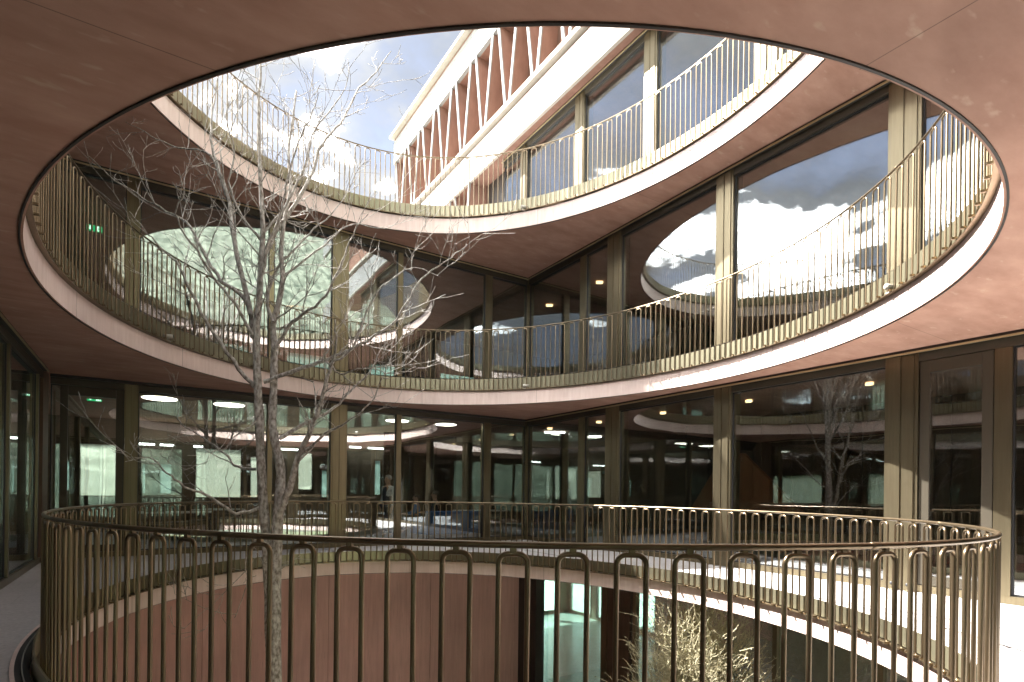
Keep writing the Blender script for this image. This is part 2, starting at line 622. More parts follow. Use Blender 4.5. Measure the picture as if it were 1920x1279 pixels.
def slab(name, label, E, zs, edge_h, zf, rect, top_mat):
    t = thing(name, label, 'slab', (E.c[0], E.c[1], zs))
    m = MB(); holed_sheet(m, E, zs, False, rect)
    m.build('soffit', 'soffit', t)
    m = MB(); ring_wall(m, E, zs, zs + edge_h, 0.0)
    v = []
    m.build('edge_band', 'edge', t)
    m = MB()
    nj = round(E.len / 2.7)
    for k in range(nj):
        th = E.arc((k + .35) * E.len / nj); d2 = .006 / E.len * 2 * PI
        p0, p1 = E.at(th, -.0015), E.at(th + d2, -.0015); q0, q1 = E.at(th, .01), E.at(th + d2, .01)
        v = [(a[0], a[1], z) for z in (zs + .002, zs + edge_h - .004) for a in (p0, p1, q1, q0)]
        m.add(v, [(0, 1, 2, 3), (4, 5, 6, 7), (0, 1, 5, 4), (1, 2, 6, 5), (2, 3, 7, 6), (3, 0, 4, 7)])
    m.build('segment_joint', 'joint', t)
    # shadow gap above the concrete band, then the slab build-up behind the upstand
    m = MB(); ring_solid(m, E, zs + edge_h, zs + edge_h + 0.035, 0.03, 0.10)
    m.build('shadow_gap', 'dark', t)
    m = MB(); holed_sheet(m, E, zs + edge_h - 0.002, True, (E.c[0] - 7.2, E.c[0] + 7.2, E.c[1] - 7.2, E.c[1] + 7.2), off=0.0)
    m.build('edge_top', 'edge', t)
    # drip profile let into the soffit next to the opening
    m = MB(); ring_solid(m, E, zs - 0.010, zs + 0.004, 0.016, 0.030)
    m.build('drip_profile', 'dark', t)
    m = MB(); holed_sheet(m, E, zf, True, rect, off=0.03)
    m.build('floor_finish', top_mat, t)
    m = MB(); x0, x1, y0, y1 = rect
    for q in (((x0, y0), (x1, y0)), ((x1, y0), (x1, y1)), ((x1, y1), (x0, y1)), ((x0, y1), (x0, y0))):
        (ax, ay), (bx, by) = q
        m.add([(ax, ay, zs), (bx, by, zs), (bx, by, zf), (ax, ay, zf)], [(0, 1, 2, 3)])
    m.build('outer_edge', 'brownc', t)
    return t


slab0 = slab('deck_slab', 'pale stone deck with an oval opening down to the sunken garden', E0, -0.305, 0.233, 0.0, RECT, 'deck')
slab1 = slab('ceiling_slab', 'reddish concrete ceiling with a large oval opening directly above the deck', E1, Z1, 0.30, F1, RECT, 'deck')
slab2 = slab('roof_slab', 'reddish concrete roof slab with an oval opening to the sky, above the first floor gallery', E2, Z2, 0.33, F2, RECT, 'deck')


# ------------------------------------------------------------------ railings
def hoop_mesh(name, H, w, r, sides, bend):
    """one turn of the serpentine: up, round, down, and round the bottom to the next"""
    R = 0.036
    pts = [(0, 0, R)]

    def arc(cx, cz, a0, a1):
        for k in range(bend + 1):
            a = a0 + (a1 - a0) * k / bend
            pts.append((cx + R * math.cos(a), 0, cz + R * math.sin(a)))
    arc(R, H - R, PI, PI / 2)
    arc(w - R, H - R, PI / 2, 0)
    arc(w + R, R, PI, 1.5 * PI)
    arc(2 * w - R, R, 1.5 * PI, 2 * PI)
    m = MB(); m.tube(pts, r, sides, caps=False)
    m.box(w / 2 - 0.012, w / 2 + 0.012, -0.008, 0.008, H - 0.004, H + 0.030)          # weld tab to handrail
    m.box(1.5 * w - 0.010, 1.5 * w + 0.010, -0.05, -0.004, 0.0, 0.02)                 # bracket to the upstand
    me = m.mesh(name); me.materials.append(M['rail'])
    return me


def railing(label, E, z_bot, z_top, plate_top, off, sides, bend):
    t = thing('railing', label, 'railing', (E.c[0], E.c[1], z_bot), 'oval balustrades of the courtyard')
    n = round(E.len / 0.224)
    step = E.len / n
    w = step / 2 * 0.985
    H = z_top - 0.045 - z_bot
    me = hoop_mesh('hoop', H, w, 0.0105, sides, bend)
    for i in range(n):
        p = Vector(E.at(E.arc(i * step), off)); q = Vector(E.at(E.arc((i + 1) * step), off))
        d = (q - p)
        o = bpy.data.objects.new('hoop', me)
        COL.objects.link(o); o.parent = t; o.matrix_parent_inverse = t.matrix_basis.inverted()
        o.location = (p.x, p.y, z_bot)
        o.rotation_euler = (0, 0, math.atan2(d.y, d.x) + PI)     # bracket side faces outward
        o.location = (q.x, q.y, z_bot)
        o.scale = (d.length / (2 * w), 1, 1 + random.uniform(-.0015, .0015))
        o.rotation_euler = (random.uniform(-.004, .004), random.uniform(-.003, .003), o.rotation_euler[2])
    m = MB()
    m.tube([(*E.at(2 * PI * k / 240, off), z_top - 0.013) for k in range(240)], 0.0135, 8, closed=True)
    m.build('handrail', 'rail', t)
    ns = round(E.len / 3.1)
    for k in range(ns):
        d0 = (k + .2) * E.len / ns
        m = MB(); m.tube([(*E.at(E.arc(d0 + e), off), z_top - 0.013) for e in (-.022, -.020, 0, .020, .022)], [.0136, .0155, .0155, .0155, .0136], 10)
        m.build('handrail_sleeve', 'rail', t)
    m = MB(); ring_solid(m, E, z_bot - 0.014, z_bot - 0.003, -0.052, 0.02)
    m.build('base_rail', 'rail', t)
    m = MB(); ring_solid(m, E, z_bot + 0.012, plate_top, 0.0, 0.012)
    m.build('upstand_plate', 'plate', t)
    return t


railing('oval bronze railing of rounded hoops standing on the deck', E0, -0.06, 1.088, 0.125, -0.040, 8, 5)
railing('oval bronze railing along the first floor gallery opening', E1, Z1 + 0.32, Z1 + 1.699, Z1 + 0.58, -0.040, 6, 4)
railing('oval bronze railing on the roof terrace against the sky', E2, Z2 + 0.36, Z2 + 1.699, Z2 + 0.62, -0.040, 6, 4)

# gutter ring round the foot of the deck railing
t = thing('gutter_channel', 'black drainage gutter with a pale rim around the foot of the deck railing', 'gutter', (E0.c[0], E0.c[1], 0))
m = MB(); ring_solid(m, E0, 0.002, 0.010, 0.030, 0.110); m.build('channel', 'black', t)
m = MB(); ring_solid(m, E0, 0.010, 0.024, 0.066, 0.073); m.build('rim', 'fixture', t)
m = MB(); ring_solid(m, E0, 0.002, 0.014, 0.110, 0.135); m.build('stone_rim', 'edge', t)


# ------------------------------------------------------------------ facades
def facade(label, axis, plane, outdir, z0, z1, t0, t1, cols, muls, doors=(), head=0.17, gold=True, sill=0.10, glaze=True):
    """axis 'x' or 'y' is the running direction, plane the other coordinate, outdir +1/-1 the courtyard side"""
    loc = ((t0 + t1) / 2, plane, z0) if axis == 'x' else (plane, (t0 + t1) / 2, z0)
    root = thing('glass_facade', label, 'facade', loc)

    def bx(m, a0, a1, d0, d1, za, zb):
        p0, p1 = plane + outdir * d0, plane + outdir * d1
        if axis == 'x': m.box(a0, a1, p0, p1, za, zb)
        else: m.box(p0, p1, a0, a1, za, zb)
    zh = z1 - head
    m = MB(); bx(m, t0, t1, -0.10, 0.07, zh, z1 - 0.055); m.build('head_frame', 'shadedbronze', root)
    m = MB(); bx(m, t0, t1, -0.12, 0.13, z1 - 0.053, z1 - 0.003); m.build('blind_channel', 'dark', root)
    if gold:
        m = MB(); bx(m, t0, t1, 0.132, 0.150, z1 - 0.066, z1 - 0.040); m.build('trim_rail', 'gold', root)
    m = MB(); bx(m, t0, t1, -0.09, 0.055, z0 + 0.003, z0 + sill); m.build('sill', 'bronze', root)
    solids = []
    for a, b in cols:
        a, b = min(a, b), max(a, b)
        m = MB(); bx(m, a, b, -0.20, 0.080, z0 + 0.004, z1 - 0.057); c = m.build('column', 'bronze', root)
        w = b - a
        m = MB(); bx(m, a + w * .12, a + w * .46, 0.080, 0.096, z0 + 0.006, z1 - 0.06)
        bx(m, a + w * .52, a + w * .88, 0.080, 0.096, z0 + 0.006, z1 - 0.06)
        m.build('cover_strip', 'bronze', c)
        solids.append((a, b))
    for a, b in muls:
        a, b = min(a, b), max(a, b)
        m = MB(); bx(m, a, b, -0.09, 0.062, z0 + sill + 0.001, zh - 0.001); m.build('mullion', 'bronze', root)
        solids.append((a, b))
    solids.sort()
    edges = [t0] + [x for s in solids for x in s] + [t1]
    for k in range(0, len(edges), 2):
        a, b = edges[k], edges[k + 1]
        if b - a < 0.05 or not glaze: continue
        m = MB(); bx(m, a + 0.002, b - 0.002, -0.008, 0.008, z0 + sill + 0.002, zh - 0.002)
        ca, cz = (a + b) / 2, (z0 + zh) / 2
        ra, rz = random.uniform(-.0016, .0016), random.uniform(-.0012, .0012)
        m.v = [((x, y + (x - ca) * ra + (z - cz) * rz, z) if axis == 'x' else (x + (y - ca) * ra + (z - cz) * rz, y, z)) for x, y, z in m.v]
        p = m.build('pane', 'glass', root)
        if b - a > .3:
            m = MB(); g = .018
            bx(m, a, a + g, 0.010, 0.028, z0 + sill + .002, zh - .002); bx(m, b - g, b, 0.010, 0.028, z0 + sill + .002, zh - .002)
            bx(m, a + g, b - g, 0.010, 0.026, zh - g, zh - .002); bx(m, a + g, b - g, 0.010, 0.026, z0 + sill + .002, z0 + sill + g)
            m.build('gasket', 'black', p)
    for a, b in doors:
        a, b = min(a, b), max(a, b)
        m = MB()
        for u0, u1, v0, v1 in ((a, a + .11, z0 + sill + .01, zh - .01), (b - .11, b, z0 + sill + .01, zh - .01)):
            bx(m, u0, u1, 0.012, 0.055, v0, v1)
        bx(m, a + .112, b - .112, 0.012, 0.055, zh - .17, zh - .01); bx(m, a + .112, b - .112, 0.012, 0.055, z0 + sill + .01, z0 + sill + .13)
        m.build('door_frame', 'shadedbronze', root)
    return root


def ry(px, y): return on_x(px, y, 0.0).y
def bxx(px, y): return on_y(px, y, 0.0).x


# right-hand facade: columns and mullions measured on the photograph
rc = [(ry(1139, 880), ry(1164, 880)), (ry(1342, 880), ry(1374, 880)), (ry(1663, 880), ry(1725, 880))]
rm = [(ry(1087, 880), ry(1098, 880))]
far_col = [(-12.2, -12.75)]
R0 = facade('bronze framed glass wall at deck level with a sunlit wide column and dark rooms behind', 'y', 0.0, -1, 0.0, Z1, FY, -0.10,
            rc + far_col, rm + [(ry(1866, 880), ry(1900, 880))], doors=[(ry(1727, 880), ry(1864, 880))])
R1 = facade('first floor glass wall mirroring white clouds, beside the sunlit part of the gallery', 'y', 0.0, -1, F1, Z2, FY, -0.10,
            rc + far_col, rm + [(ry(1880, 500), ry(1900, 500))])
# level 2 above the roof terrace
r2c = [(ry(1083, 220), ry(1100, 220)), (ry(1212, 150), ry(1236, 150)), (ry(980, 320), ry(991, 320)), (-6.9, -7.4), (-9.4, -9.9)]
R2 = facade('roof terrace glass wall reflecting pale sky, under the white concrete storey', 'y', 0.0, -1, F2, Z3, FY, 1.3,
            r2c + far_col, [])
# back facade
bc = [(bxx(618, 880), bxx(648, 880)), (bxx(232, 880), bxx(258, 880))]
bm = [(bxx(741, 880), bxx(750, 880)), (bxx(500, 880), bxx(509, 880)), (bxx(905, 880), bxx(918, 880))]
B0 = facade('bronze framed glass wall at deck level, lit rooms with people behind it', 'x', 0.0, -1, 0.0, Z1, LX + 0.10, -0.10,
            bc, bm, doors=[(bxx(112, 880) if bxx(112, 880) > LX + .1 else LX + .2, bxx(230, 880))], gold=False)
B1 = facade('first floor glass wall behind the bare tree, mirroring a green hillside', 'x', 0.0, -1, F1, Z2, LX + 0.10, -0.10, bc, bm, gold=True)
# corner posts
t = thing('corner_post', 'slim bronze post where the two deck level glass walls meet', 'post', (0, 0, 0), 'corner posts')
m = MB(); m.box(-0.098, 0.098, -0.098, 0.098, 0.004, Z1 - 0.004); m.build('post', 'bronze', t)
t = thing('corner_post', 'slim bronze post where the two first floor glass walls meet', 'post', (0, 0, F1), 'corner posts')
m = MB(); m.box(-0.098, 0.098, -0.098, 0.098, F1 + 0.004, Z2 - 0.004); m.build('post', 'bronze', t)
# left facade
lm = [(-0.95, -1.02), (-3.2, -3.27), (-5.4, -5.75), (-8.0, -8.07)]
L0 = facade('dark bronze glass wall beside the shaded end of the deck', 'y', LX, 1, 0.0, Z1, FY, -0.62, [], lm)
L1 = facade('shaded first floor glass wall at the left end of the gallery', 'y', LX, 1, F1, Z2, FY, -0.62, [], lm)
t = thing('clad_pier', 'brown boarded pier in the shaded corner of the deck', 'pier', (LX, -0.3, 0))
for k in range(5):
    m = MB(); m.box(LX - 0.10, LX + 0.072, -0.618 + k * 0.122, -0.618 + k * 0.122 + 0.112, 0.004, Z1 - 0.004); m.build('board', 'wood', t)
m = MB(); m.box(LX - 0.2, LX - 0.104, -0.62, 0.10, 0.003, Z1 - 0.003); m.build('core', 'dark', t)
t = thing('clad_pier', 'brown boarded pier in the shaded corner of the first floor gallery', 'pier', (LX, -0.3, F1))
for k in range(5):
    m = MB(); m.box(LX - 0.10, LX + 0.072, -0.618 + k * 0.122, -0.618 + k * 0.122 + 0.112, F1 + 0.004, Z2 - 0.004); m.build('board', 'wood', t)
m = MB(); m.box(LX - 0.2, LX - 0.104, -0.62, 0.10, F1 + 0.003, Z2 - 0.003); m.build('core', 'dark', t)
# front facade behind the camera
for z0, z1, lab in ((0.0, Z1, 'deck level glass wall closing the courtyard opposite the people'), (F1, Z2, 'first floor glass wall closing the courtyard opposite the hillside reflection')):
    facade(lab, 'x', FY, 1, z0, z1, LX + .1, -.1, [(-7.6, -7.1), (-3.4, -2.9)], [(-9.2, -9.1), (-5.2, -5.1), (-1.4, -1.3)])

# drainage slot in the deck along the right facade
p0 = on_z(1662, 1136, 0.0); p1 = on_z(1914, 1192, 0.0)
xs = (p0.x + p1.x) / 2
m = MB(); m.box(xs - 0.006, xs + 0.006, FY + .2, -1.5, 0.0035, 0.006)
m.build('drainage_slot', 'black', label='thin dark drainage slot in the sunlit deck beside the glass wall', category='drain')
# door fittings on the sunlit sill
for px, py in ((1672, 1098), (1702, 1102)):
    p = on_x(px, py, -0.13)
    t = thing('door_stop', 'small metal door stop at the foot of the wide sunlit column', 'door stop', (p.x, p.y, 0), 'door stops by the column')
    m = MB(); m.lathe((p.x, p.y, 0.002), [(0.035, 0), (0.035, 0.012), (0.014, 0.02), (0.014, 0.07)], 12); m.build('stem', 'bronze', t)
    m = MB(); m.lathe((p.x, p.y, 0.073), [(0.02, 0), (0.028, 0.01), (0.028, 0.03), (0.018, 0.04)], 12); m.build('cap', 'black', t)

# ------------------------------------------------------------------ interior shell
def struct(mb, name, mat, parent=None):
    return mb.build(name, mat, parent, kind='structure')


YB, XR = 7.0, 7.0        # inner faces of the far walls
for z, zz1 in ((0.0, Z1), (F1, Z2)):
    m = MB()
    m.box(0.22, XR, WY0 + .1, YB, z + 0.004, z + 0.008)
    m.box(WX0 + .1, 0.22, 0.22, YB, z + 0.004, z + 0.008)
    m.box(WX0 + .1, LX - 0.22, WY0 + .1, 0.22, z + 0.004, z + 0.008)
    struct(m, 'floor', 'in_floor')


def wall_with_openings(name, axis, plane, t0, t1, z0, z1, opens, mat='inwall', th=0.18, root=None):
    """wall between t0..t1 with rectangular openings (a0,a1,zb,zt), each filled by a frosted window"""
    m = MB()
    opens = sorted(opens)
    cur = t0

    def bx(a0, a1, za, zb):
        if a1 - a0 < 1e-4 or zb - za < 1e-4: return
        if axis == 'x': m.box(a0, a1, plane, plane + th, za, zb)
        else: m.box(plane, plane + th, a0, a1, za, zb)
    for a0, a1, zb, zt, _ in opens:
        bx(cur, a0, z0, z1); bx(a0, a1, z0, zb); bx(a0, a1, zt, z1); cur = a1
    bx(cur, t1, z0, z1)
    w = struct(m, name, mat)
    for a0, a1, zb, zt, wm in opens:
        k = MB()
        if axis == 'x': k.box(a0, a1, plane + .05, plane + .06, zb, zt)
        else: k.box(plane + .05, plane + .06, a0, a1, zb, zt)
        k.build('window_pane', wm, w)
        k = MB(); f = 0.05
        for q in ((a0, a0 + f, zb, zt), (a1 - f, a1, zb, zt), (a0 + f, a1 - f, zb, zb + f), (a0 + f, a1 - f, zt - f, zt)):
            if axis == 'x': k.box(q[0], q[1], plane - .02, plane + .045, q[2], q[3])
            else: k.box(plane - .02, plane + .045, q[0], q[1], q[2], q[3])
        k.build('window_frame', 'wood', w)
    return w


def ow(px0, px1, y0, y1, mat, Y=YB):
    a = on_y(px0, y1, Y); b = on_y(px1, y0, Y)
    return (a.x, b.x, max(a.z, 0.05), b.z, mat)


def oxw(px0, px1, y0, y1, mat, X=XR, zmin=0.05):
    a = on_x(px0, y1, X); b = on_x(px1, y0, X)
    return (min(a.y, b.y), max(a.y, b.y), max(min(a.z, b.z), zmin), max(a.z, b.z), mat)


ops = [ow(145, 225, 832, 932, 'win'), ow(108, 134, 862, 922, 'winteal'), ow(263, 276, 868, 928, 'winteal'), ow(296, 325, 868, 928, 'winteal'),
       ow(363, 455, 842, 935, 'win'), ow(466, 486, 855, 935, 'win'), ow(556, 588, 848, 920, 'win'), ow(600, 616, 880, 935, 'winteal'),
       ow(700, 716, 862, 930, 'winteal'), ow(754, 788, 860, 932, 'win'), ow(797, 822, 870, 920, 'win')]
wall_with_openings('wall', 'x', YB, WX0, WX1 - .5, 0.01, Z1 - 0.01, ops)
ops = []
for a in (-16.2, -13.4, -10.6, -7.8, -5.0, -2.2, 0.6, 3.4):
    ops.append((a, a + 1.7, F1 + 1.0, F1 + 2.05, 'winteal'))
wall_with_openings('wall', 'x', YB, WX0, WX1 - .5, F1 + 0.01, Z2 - 0.01, ops)
ops = [oxw(1138, 1100, 882, 936, 'win'), oxw(1036, 1012, 878, 990, 'win')]
ops += [(a, a + 0.5, 2.05, 2.55, 'winteal') for a in (4.3,)]
wall_with_openings('wall', 'y', XR, WY0, YB, 0.01, Z1 - 0.01, [o for o in ops if o[1] < YB])
wall_with_openings('wall', 'y', XR, WY0, YB, F1 + 0.01, Z2 - 0.01, [(3.0, 4.6, F1 + 1, F1 + 2.0, 'winteal')])
wall_with_openings('wall', 'y', WX0, WY0, YB, 0.01, Z1 - 0.01, [(-3.2, -0.6, 0.9, 2.3, 'win'), (1.4, 4.2, 0.9, 2.3, 'win')])
wall_with_openings('wall', 'y', WX0, WY0, YB, F1 + 0.01, Z2 - 0.01, [(-3.2, -0.6, F1 + 0.9, F1 + 2.3, 'win')])
for z0, z1, lab in ((0.0, Z1, 'unseen outer glass wall of the passage behind the deck, added to let in daylight'), (F1, Z2, 'unseen outer glass wall of the upper passage, added to let in daylight')):
    facade(lab, 'x', WY0 + .25, 1, z0, z1, WX0 + .2, WX1 - .6, [(-14.4, -14.0), (-9.4, -9.0), (-4.4, -4.0), (0.6, 1.0)], [(-12, -11.9), (-6.7, -6.6), (-1.7, -1.6), (4, 4.1)])  # unseen glazing, added so daylight from behind the camera reaches the courtyard

m = MB(); m.box(-6.4, WX1 - .5, WY0 + .55, WY0 + .70, 0.01, Z1 - .01); struct(m, 'wall', 'wood')  # unseen wall added to block daylight and darken the middle of the back glass
# clerestory light slots above the partition in the back rooms
for px0, px1, yy in ((257, 290, 832), (300, 325, 834), (363, 380, 837), (525, 560, 842), (655, 676, 838), (690, 735, 840), (772, 790, 846), (797, 830, 848)):
    a = on_y(px0, yy, YB - 0.35); b = on_y(px1, yy, YB - 0.35)
    m = MB(); m.box(a.x, b.x, YB - 0.42, YB - 0.35, a.z - 0.03, a.z + 0.025)
    m.build('strip_light', 'lampw', label='thin pale light strip above the partition in the back rooms', category='light', group='light strips in the back rooms')

# interior dividing walls
t = thing('partition', 'dark brown timber partition inside the room beside the sunlit deck', 'partition', (4.2, -6, 0))
for k in range(12):
    m = MB(); m.box(4.2, 4.26, -11.5 + k * .8, -11.5 + k * .8 + .785, 0.01, Z1 - 0.02); m.build('panel', 'wood', t)
t = thing('partition', 'brown timber partition behind the people on the back side', 'partition', (-1.5, 5.2, 0))
for k in range(3):
    m = MB(); m.box(-2.2 + k * .9, -2.2 + k * .9 + .885, 5.2, 5.26, 0.01, Z1 - 0.02); m.build('panel', 'wood', t)

# stair flank catching warm light behind the right facade
a = on_x(1300, 932, 3.2); b = on_x(1482, 868, 3.2)
ya, yb = min(a.y, b.y), max(a.y, b.y)
t = thing('staircase', 'copper coloured flank of a staircase inside the dark room behind the glass', 'staircase', (3.2, (ya + yb) / 2, 0))
m = MB(); m.prism([(yb + .1, 0.9), (yb - 0.9, 2.3), (ya + 1.2, 2.3), (ya - .3, 0.9)], 'x', 3.2, 3.32)
M['copper'] = noise_mat('copper_panel', (0.42, 0.19, 0.08), (0.56, 0.27, 0.12), scale=(1, 1, .2), nscale=6, rough=0.45)
m.build('flank', 'copper', t)
for k in range(7):
    m = MB(); m.box(3.33, 4.15, ya + k * .28, ya + k * .28 + .28, 0.2 + k * .17, 0.24 + k * .17); m.build('tread', 'wood', t)

# ------------------------------------------------------------------ lamps and signs indoors
def disc_lamp(px, py, w, label, Z=Z1 - 0.16):
    p = on_z(px, py, Z)
    d = (p - CAMP).xy.length
    r = w / 2 * (ray(px, py).xy.normalized().dot(Vector((EX[1], EY[1]))) * d) / FPX
    t = thing('ceiling_lamp', label, 'lamp', (p.x, p.y, Z), 'round ceiling lamps')
    m = MB(); m.lathe((p.x, p.y, Z), [(r, 0.0), (r + .02, 0.02), (r + .02, 0.09), (r * .9, 0.1)], 28); m.build('housing', 'fixture', t)
    m = MB(); m.lathe((p.x, p.y, Z - .012), [(r * .96, 0.0), (r * .98, 0.011)], 28); m.build('diffuser', 'lamp', t)
    m = MB(); m.tube([(p.x, p.y, Z + .1), (p.x, p.y, Z + .158)], 0.02, 8); m.build('stem', 'fixture', t)


disc_lamp(300, 747, 60, 'large glowing round ceiling lamp near the boarded corner of the back room')
disc_lamp(430, 759, 54, 'glowing round ceiling lamp seen through the glass left of the tree trunks')
disc_lamp(745, 789, 44, 'glowing round ceiling lamp half hidden by the slim mullion')
disc_lamp(836, 796, 40, 'glowing round ceiling lamp above the seated man in dark clothes')


def bar_lamp(px, py, w, label, mat='lampw', Z=Z1 - 0.05, dx=0.0, grp='bar lights in the right hand rooms'):
    p = on_z(px, py, Z)
    dep = (p - CAMP).xy.dot(Vector((EX[1], EY[1])))
    L = w * dep / FPX
    h = Vector((EX[0], EY[0], 0)) * (L / 2)
    q = Vector((-h.y, h.x, 0)).normalized() * 0.05
    c = Vector((p.x, p.y, Z))
    m = MB()
    vs = [c - h - q, c + h - q, c + h + q, c - h + q]
    v = [(x.x, x.y, Z - .006) for x in vs] + [(x.x, x.y, Z + .045) for x in vs]
    m.add(v, [(3, 2, 1, 0), (4, 5, 6, 7), (0, 1, 5, 4), (1, 2, 6, 5), (2, 3, 7, 6), (3, 0, 4, 7)])
    m.build('ceiling_light', mat, label=label, category='light', group=grp)


for px, py, w in ((1040, 812, 38), (1113, 820, 28), (1275, 834, 26), (1326, 838, 22)):
    bar_lamp(px, py, w, 'pale bar light on the ceiling of the dark room behind the right hand glass wall')
for px, py in ((1031, 805), (1123, 793), (1243, 776), (1404, 754), (1630, 722), (1557, 849), (1462, 853)):
    bar_lamp(px, py, 9, 'small warm downlight in the ceiling of the dark deck level room', 'lampy', grp='warm downlights at deck level')
for px, py in ((1030, 574), (1124, 531)):
    bar_lamp(px, py, 12, 'small warm downlight in the first floor ceiling behind the glass', 'lampy', Z=Z2 - .05, grp='warm downlights on the first floor')


def exit_sign(p, label, facing):
    """p centre; facing 'y' (seen from -Y) or 'x' (seen from +X)"""
    t = thing('exit_sign', label, 'sign', tuple(p))
    K = 0.62

    def bx(m, a0, a1, d0, d1, z0, z1):
        a0, a1, z0, z1 = a0 * K, a1 * K, z0 * K, z1 * K
        if facing == 'y': m.box(p.x + a0, p.x + a1, p.y + d0, p.y + d1, p.z + z0, p.z + z1)
        else: m.box(p.x - d0, p.x - d1, p.y - a0, p.y - a1, p.z + z0, p.z + z1)

    def poly(m, pts, d0, d1):
        pts = [(a * K, z * K) for a, z in pts]
        if facing == 'y': m.prism([(p.x + a, p.z + z) for a, z in pts], 'y', p.y + d0, p.y + d1)
        else: m.prism([(p.y - a, p.z + z) for a, z in pts], 'x', p.x - d0, p.x - d1)
    m = MB(); bx(m, -.22, .22, 0, .03, -.10, .10); m.build('panel', 'exitg', t)
    m = MB(); bx(m, -.005, .005, .0, .02, .10, .30); m.build('hanger', 'dark', t)
    # arrow pointing down
    m = MB(); bx(m, -.135, -.105, -.004, -.001, -.01, .07); poly(m, [(-.19, .0), (-.05, .0), (-.12, -.07)], -.008, -.005); m.build('arrow', 'exitw', t)
    # doorway with a running figure
    m = MB(); bx(m, .05, .19, -.004, -.001, -.085, .085); m.build('doorway', 'exitw', t)
    m = MB(); poly(m, [(.10, .02), (.135, .03), (.15, -.02), (.17, -.07), (.155, -.075), (.13, -.03), (.10, -.07), (.085, -.065), (.115, -.02)], -.010, -.006)
    bx(m, .115, .14, -.010, -.006, .04, .065); m.build('figure', 'exitg', t)


exit_sign(on_y(177, 747, 3.0), 'green exit sign with arrow hanging near the boarded corner of the deck level room', 'y')
exit_sign(on_y(873, 806, 4.4), 'green exit sign beside the round lamp above the seated man', 'y')
exit_sign(on_y(873, 574, 4.4), 'green exit sign on the first floor behind the gallery corner', 'y')
exit_sign(on_y(177, 428, 2.2), 'green exit sign on the first floor seen between the gallery railing bars', 'y')
exit_sign(on_x(33, 735, LX - 2.0), 'green exit sign inside the shaded left hand glass wall', 'x')

# ------------------------------------------------------------------ furniture behind the glass
def table(px, py, Y, label, w=1.5, d=0.75, h=0.74):
    p = on_y(px, py, Y)
    t = thing('table', label, 'table', (p.x, Y, 0), 'tables in the back room')
    m = MB(); m.box(p.x - w / 2, p.x + w / 2, Y - d / 2, Y + d / 2, h - .03, h); m.build('table_top', 'tabletop', t)
    for sx in (-1, 1):
        for sy in (-1, 1):
            m = MB(); m.tube([(p.x + sx * (w / 2 - .06), Y + sy * (d / 2 - .06), 0.01), (p.x + sx * (w / 2 - .06), Y + sy * (d / 2 - .06), h - .03)], 0.02, 8); m.build('leg', 'dark', t)


def chair(x, y, rot, label):
    t = thing('chair', label, 'chair', (x, y, 0), 'chairs in the back room')
    c, s = math.cos(rot), math.sin(rot)

    def tr(m):
        m.v = [(x + a * c - b * s, y + a * s + b * c, z) for a, b, z in m.v]
        return m
    m = MB(); m.box(-.21, .21, -.21, .21, .43, .46); tr(m).build('seat', 'black', t)
    m = MB(); m.prism([(.19, .52), (.215, .86), (.235, .86), (.212, .52)], 'x', -.2, .2); tr(m).build('backrest', 'black', t)
    for sx in (-1, 1):
        for sy in (-1, 1):
            m = MB(); m.tube([(sx * .18, sy * .18, .43), (sx * .2, sy * .2, .012)], .012, 6); tr(m).build('leg', 'dark', t)
        m = MB(); m.tube([(sx * .17, .18, .44), (sx * .17, .2, .54)], .012, 6); tr(m).build('back_post', 'dark', t)


table(330, 960, 2.6, 'pale table behind the glass left of the tree')
table(400, 960, 4.6, 'pale table in front of the large frosted window')
table(900, 975, 2.2, 'pale table beside the blue sofa')
for px, Y, r in ((300, 2.2, .4), (345, 3.3, 2.8), (372, 4.2, .2), (430, 5.2, 3.3), (930, 2.9, 2.9)):
    p = on_y(px, 960, Y)
    chair(p.x, Y, r, {300: 'black chair at the near edge of the pale table left of the tree', 345: 'black chair on the far edge of the pale table left of the tree', 372: 'black chair on the near edge of the table by the large frosted window', 430: 'black chair between the table and the large frosted window', 930: 'black chair at the pale table beside the blue sofa'}[px])
# sofa
p = on_y(840, 990, 1.5)
t = thing('sofa', 'dark blue upholstered sofa by the glass near the seated people', 'sofa', (p.x, 1.5, 0))
m = MB(); m.box(p.x - .85, p.x + .85, 1.15, 1.85, .12, .42); m.build('seat', 'blue', t)
m = MB(); m.prism([(1.05, .13), (1.05, .74), (1.14, .76), (1.20, .44), (1.148, .13)], 'x', p.x - .85, p.x + .85); m.build('backrest', 'blue', t)
for s in (-1, 1):
    m = MB(); m.prism([(1.2, .13), (1.2, .58), (1.8, .56), (1.84, .13)], 'x', p.x + s * .852, p.x + s * .99); m.build('armrest', 'blue', t)
for sx in (-1, 1):
    for yy in (1.2, 1.8):
        m = MB(); m.tube([(p.x + sx * .78, yy, .012), (p.x + sx * .78, yy, .13)], .02, 8); m.build('foot', 'dark', t)
# cabinets on the first floor seen low behind the gallery railing
for px, w, hh in ((770, 0.9, 1.1), (828, 1.2, 0.9)):
    p = on_y(px, 660, 3.4)
    t = thing('cabinet', 'dark office cabinet on the first floor behind the railing' if px == 770 else 'low dark office cabinet next to a taller one on the first floor', 'cabinet', (p.x, 3.4, F1))
    m = MB(); m.box(p.x - w / 2, p.x + w / 2, 3.2, 3.65, F1 + .012, F1 + hh); m.build('carcass', 'black', t)
    for k in range(2):
        m = MB(); m.box(p.x - w / 2 + .02 + k * w / 2, p.x - .01 + k * w / 2, 3.178, 3.198, F1 + .06, F1 + hh - .03); dd = m.build('door', 'navy', t)
        m = MB(); m.box(p.x - .03 + k * .04, p.x - .015 + k * .04, 3.155, 3.176, F1 + hh * .5, F1 + hh * .5 + .12); m.build('handle', 'gold', dd)


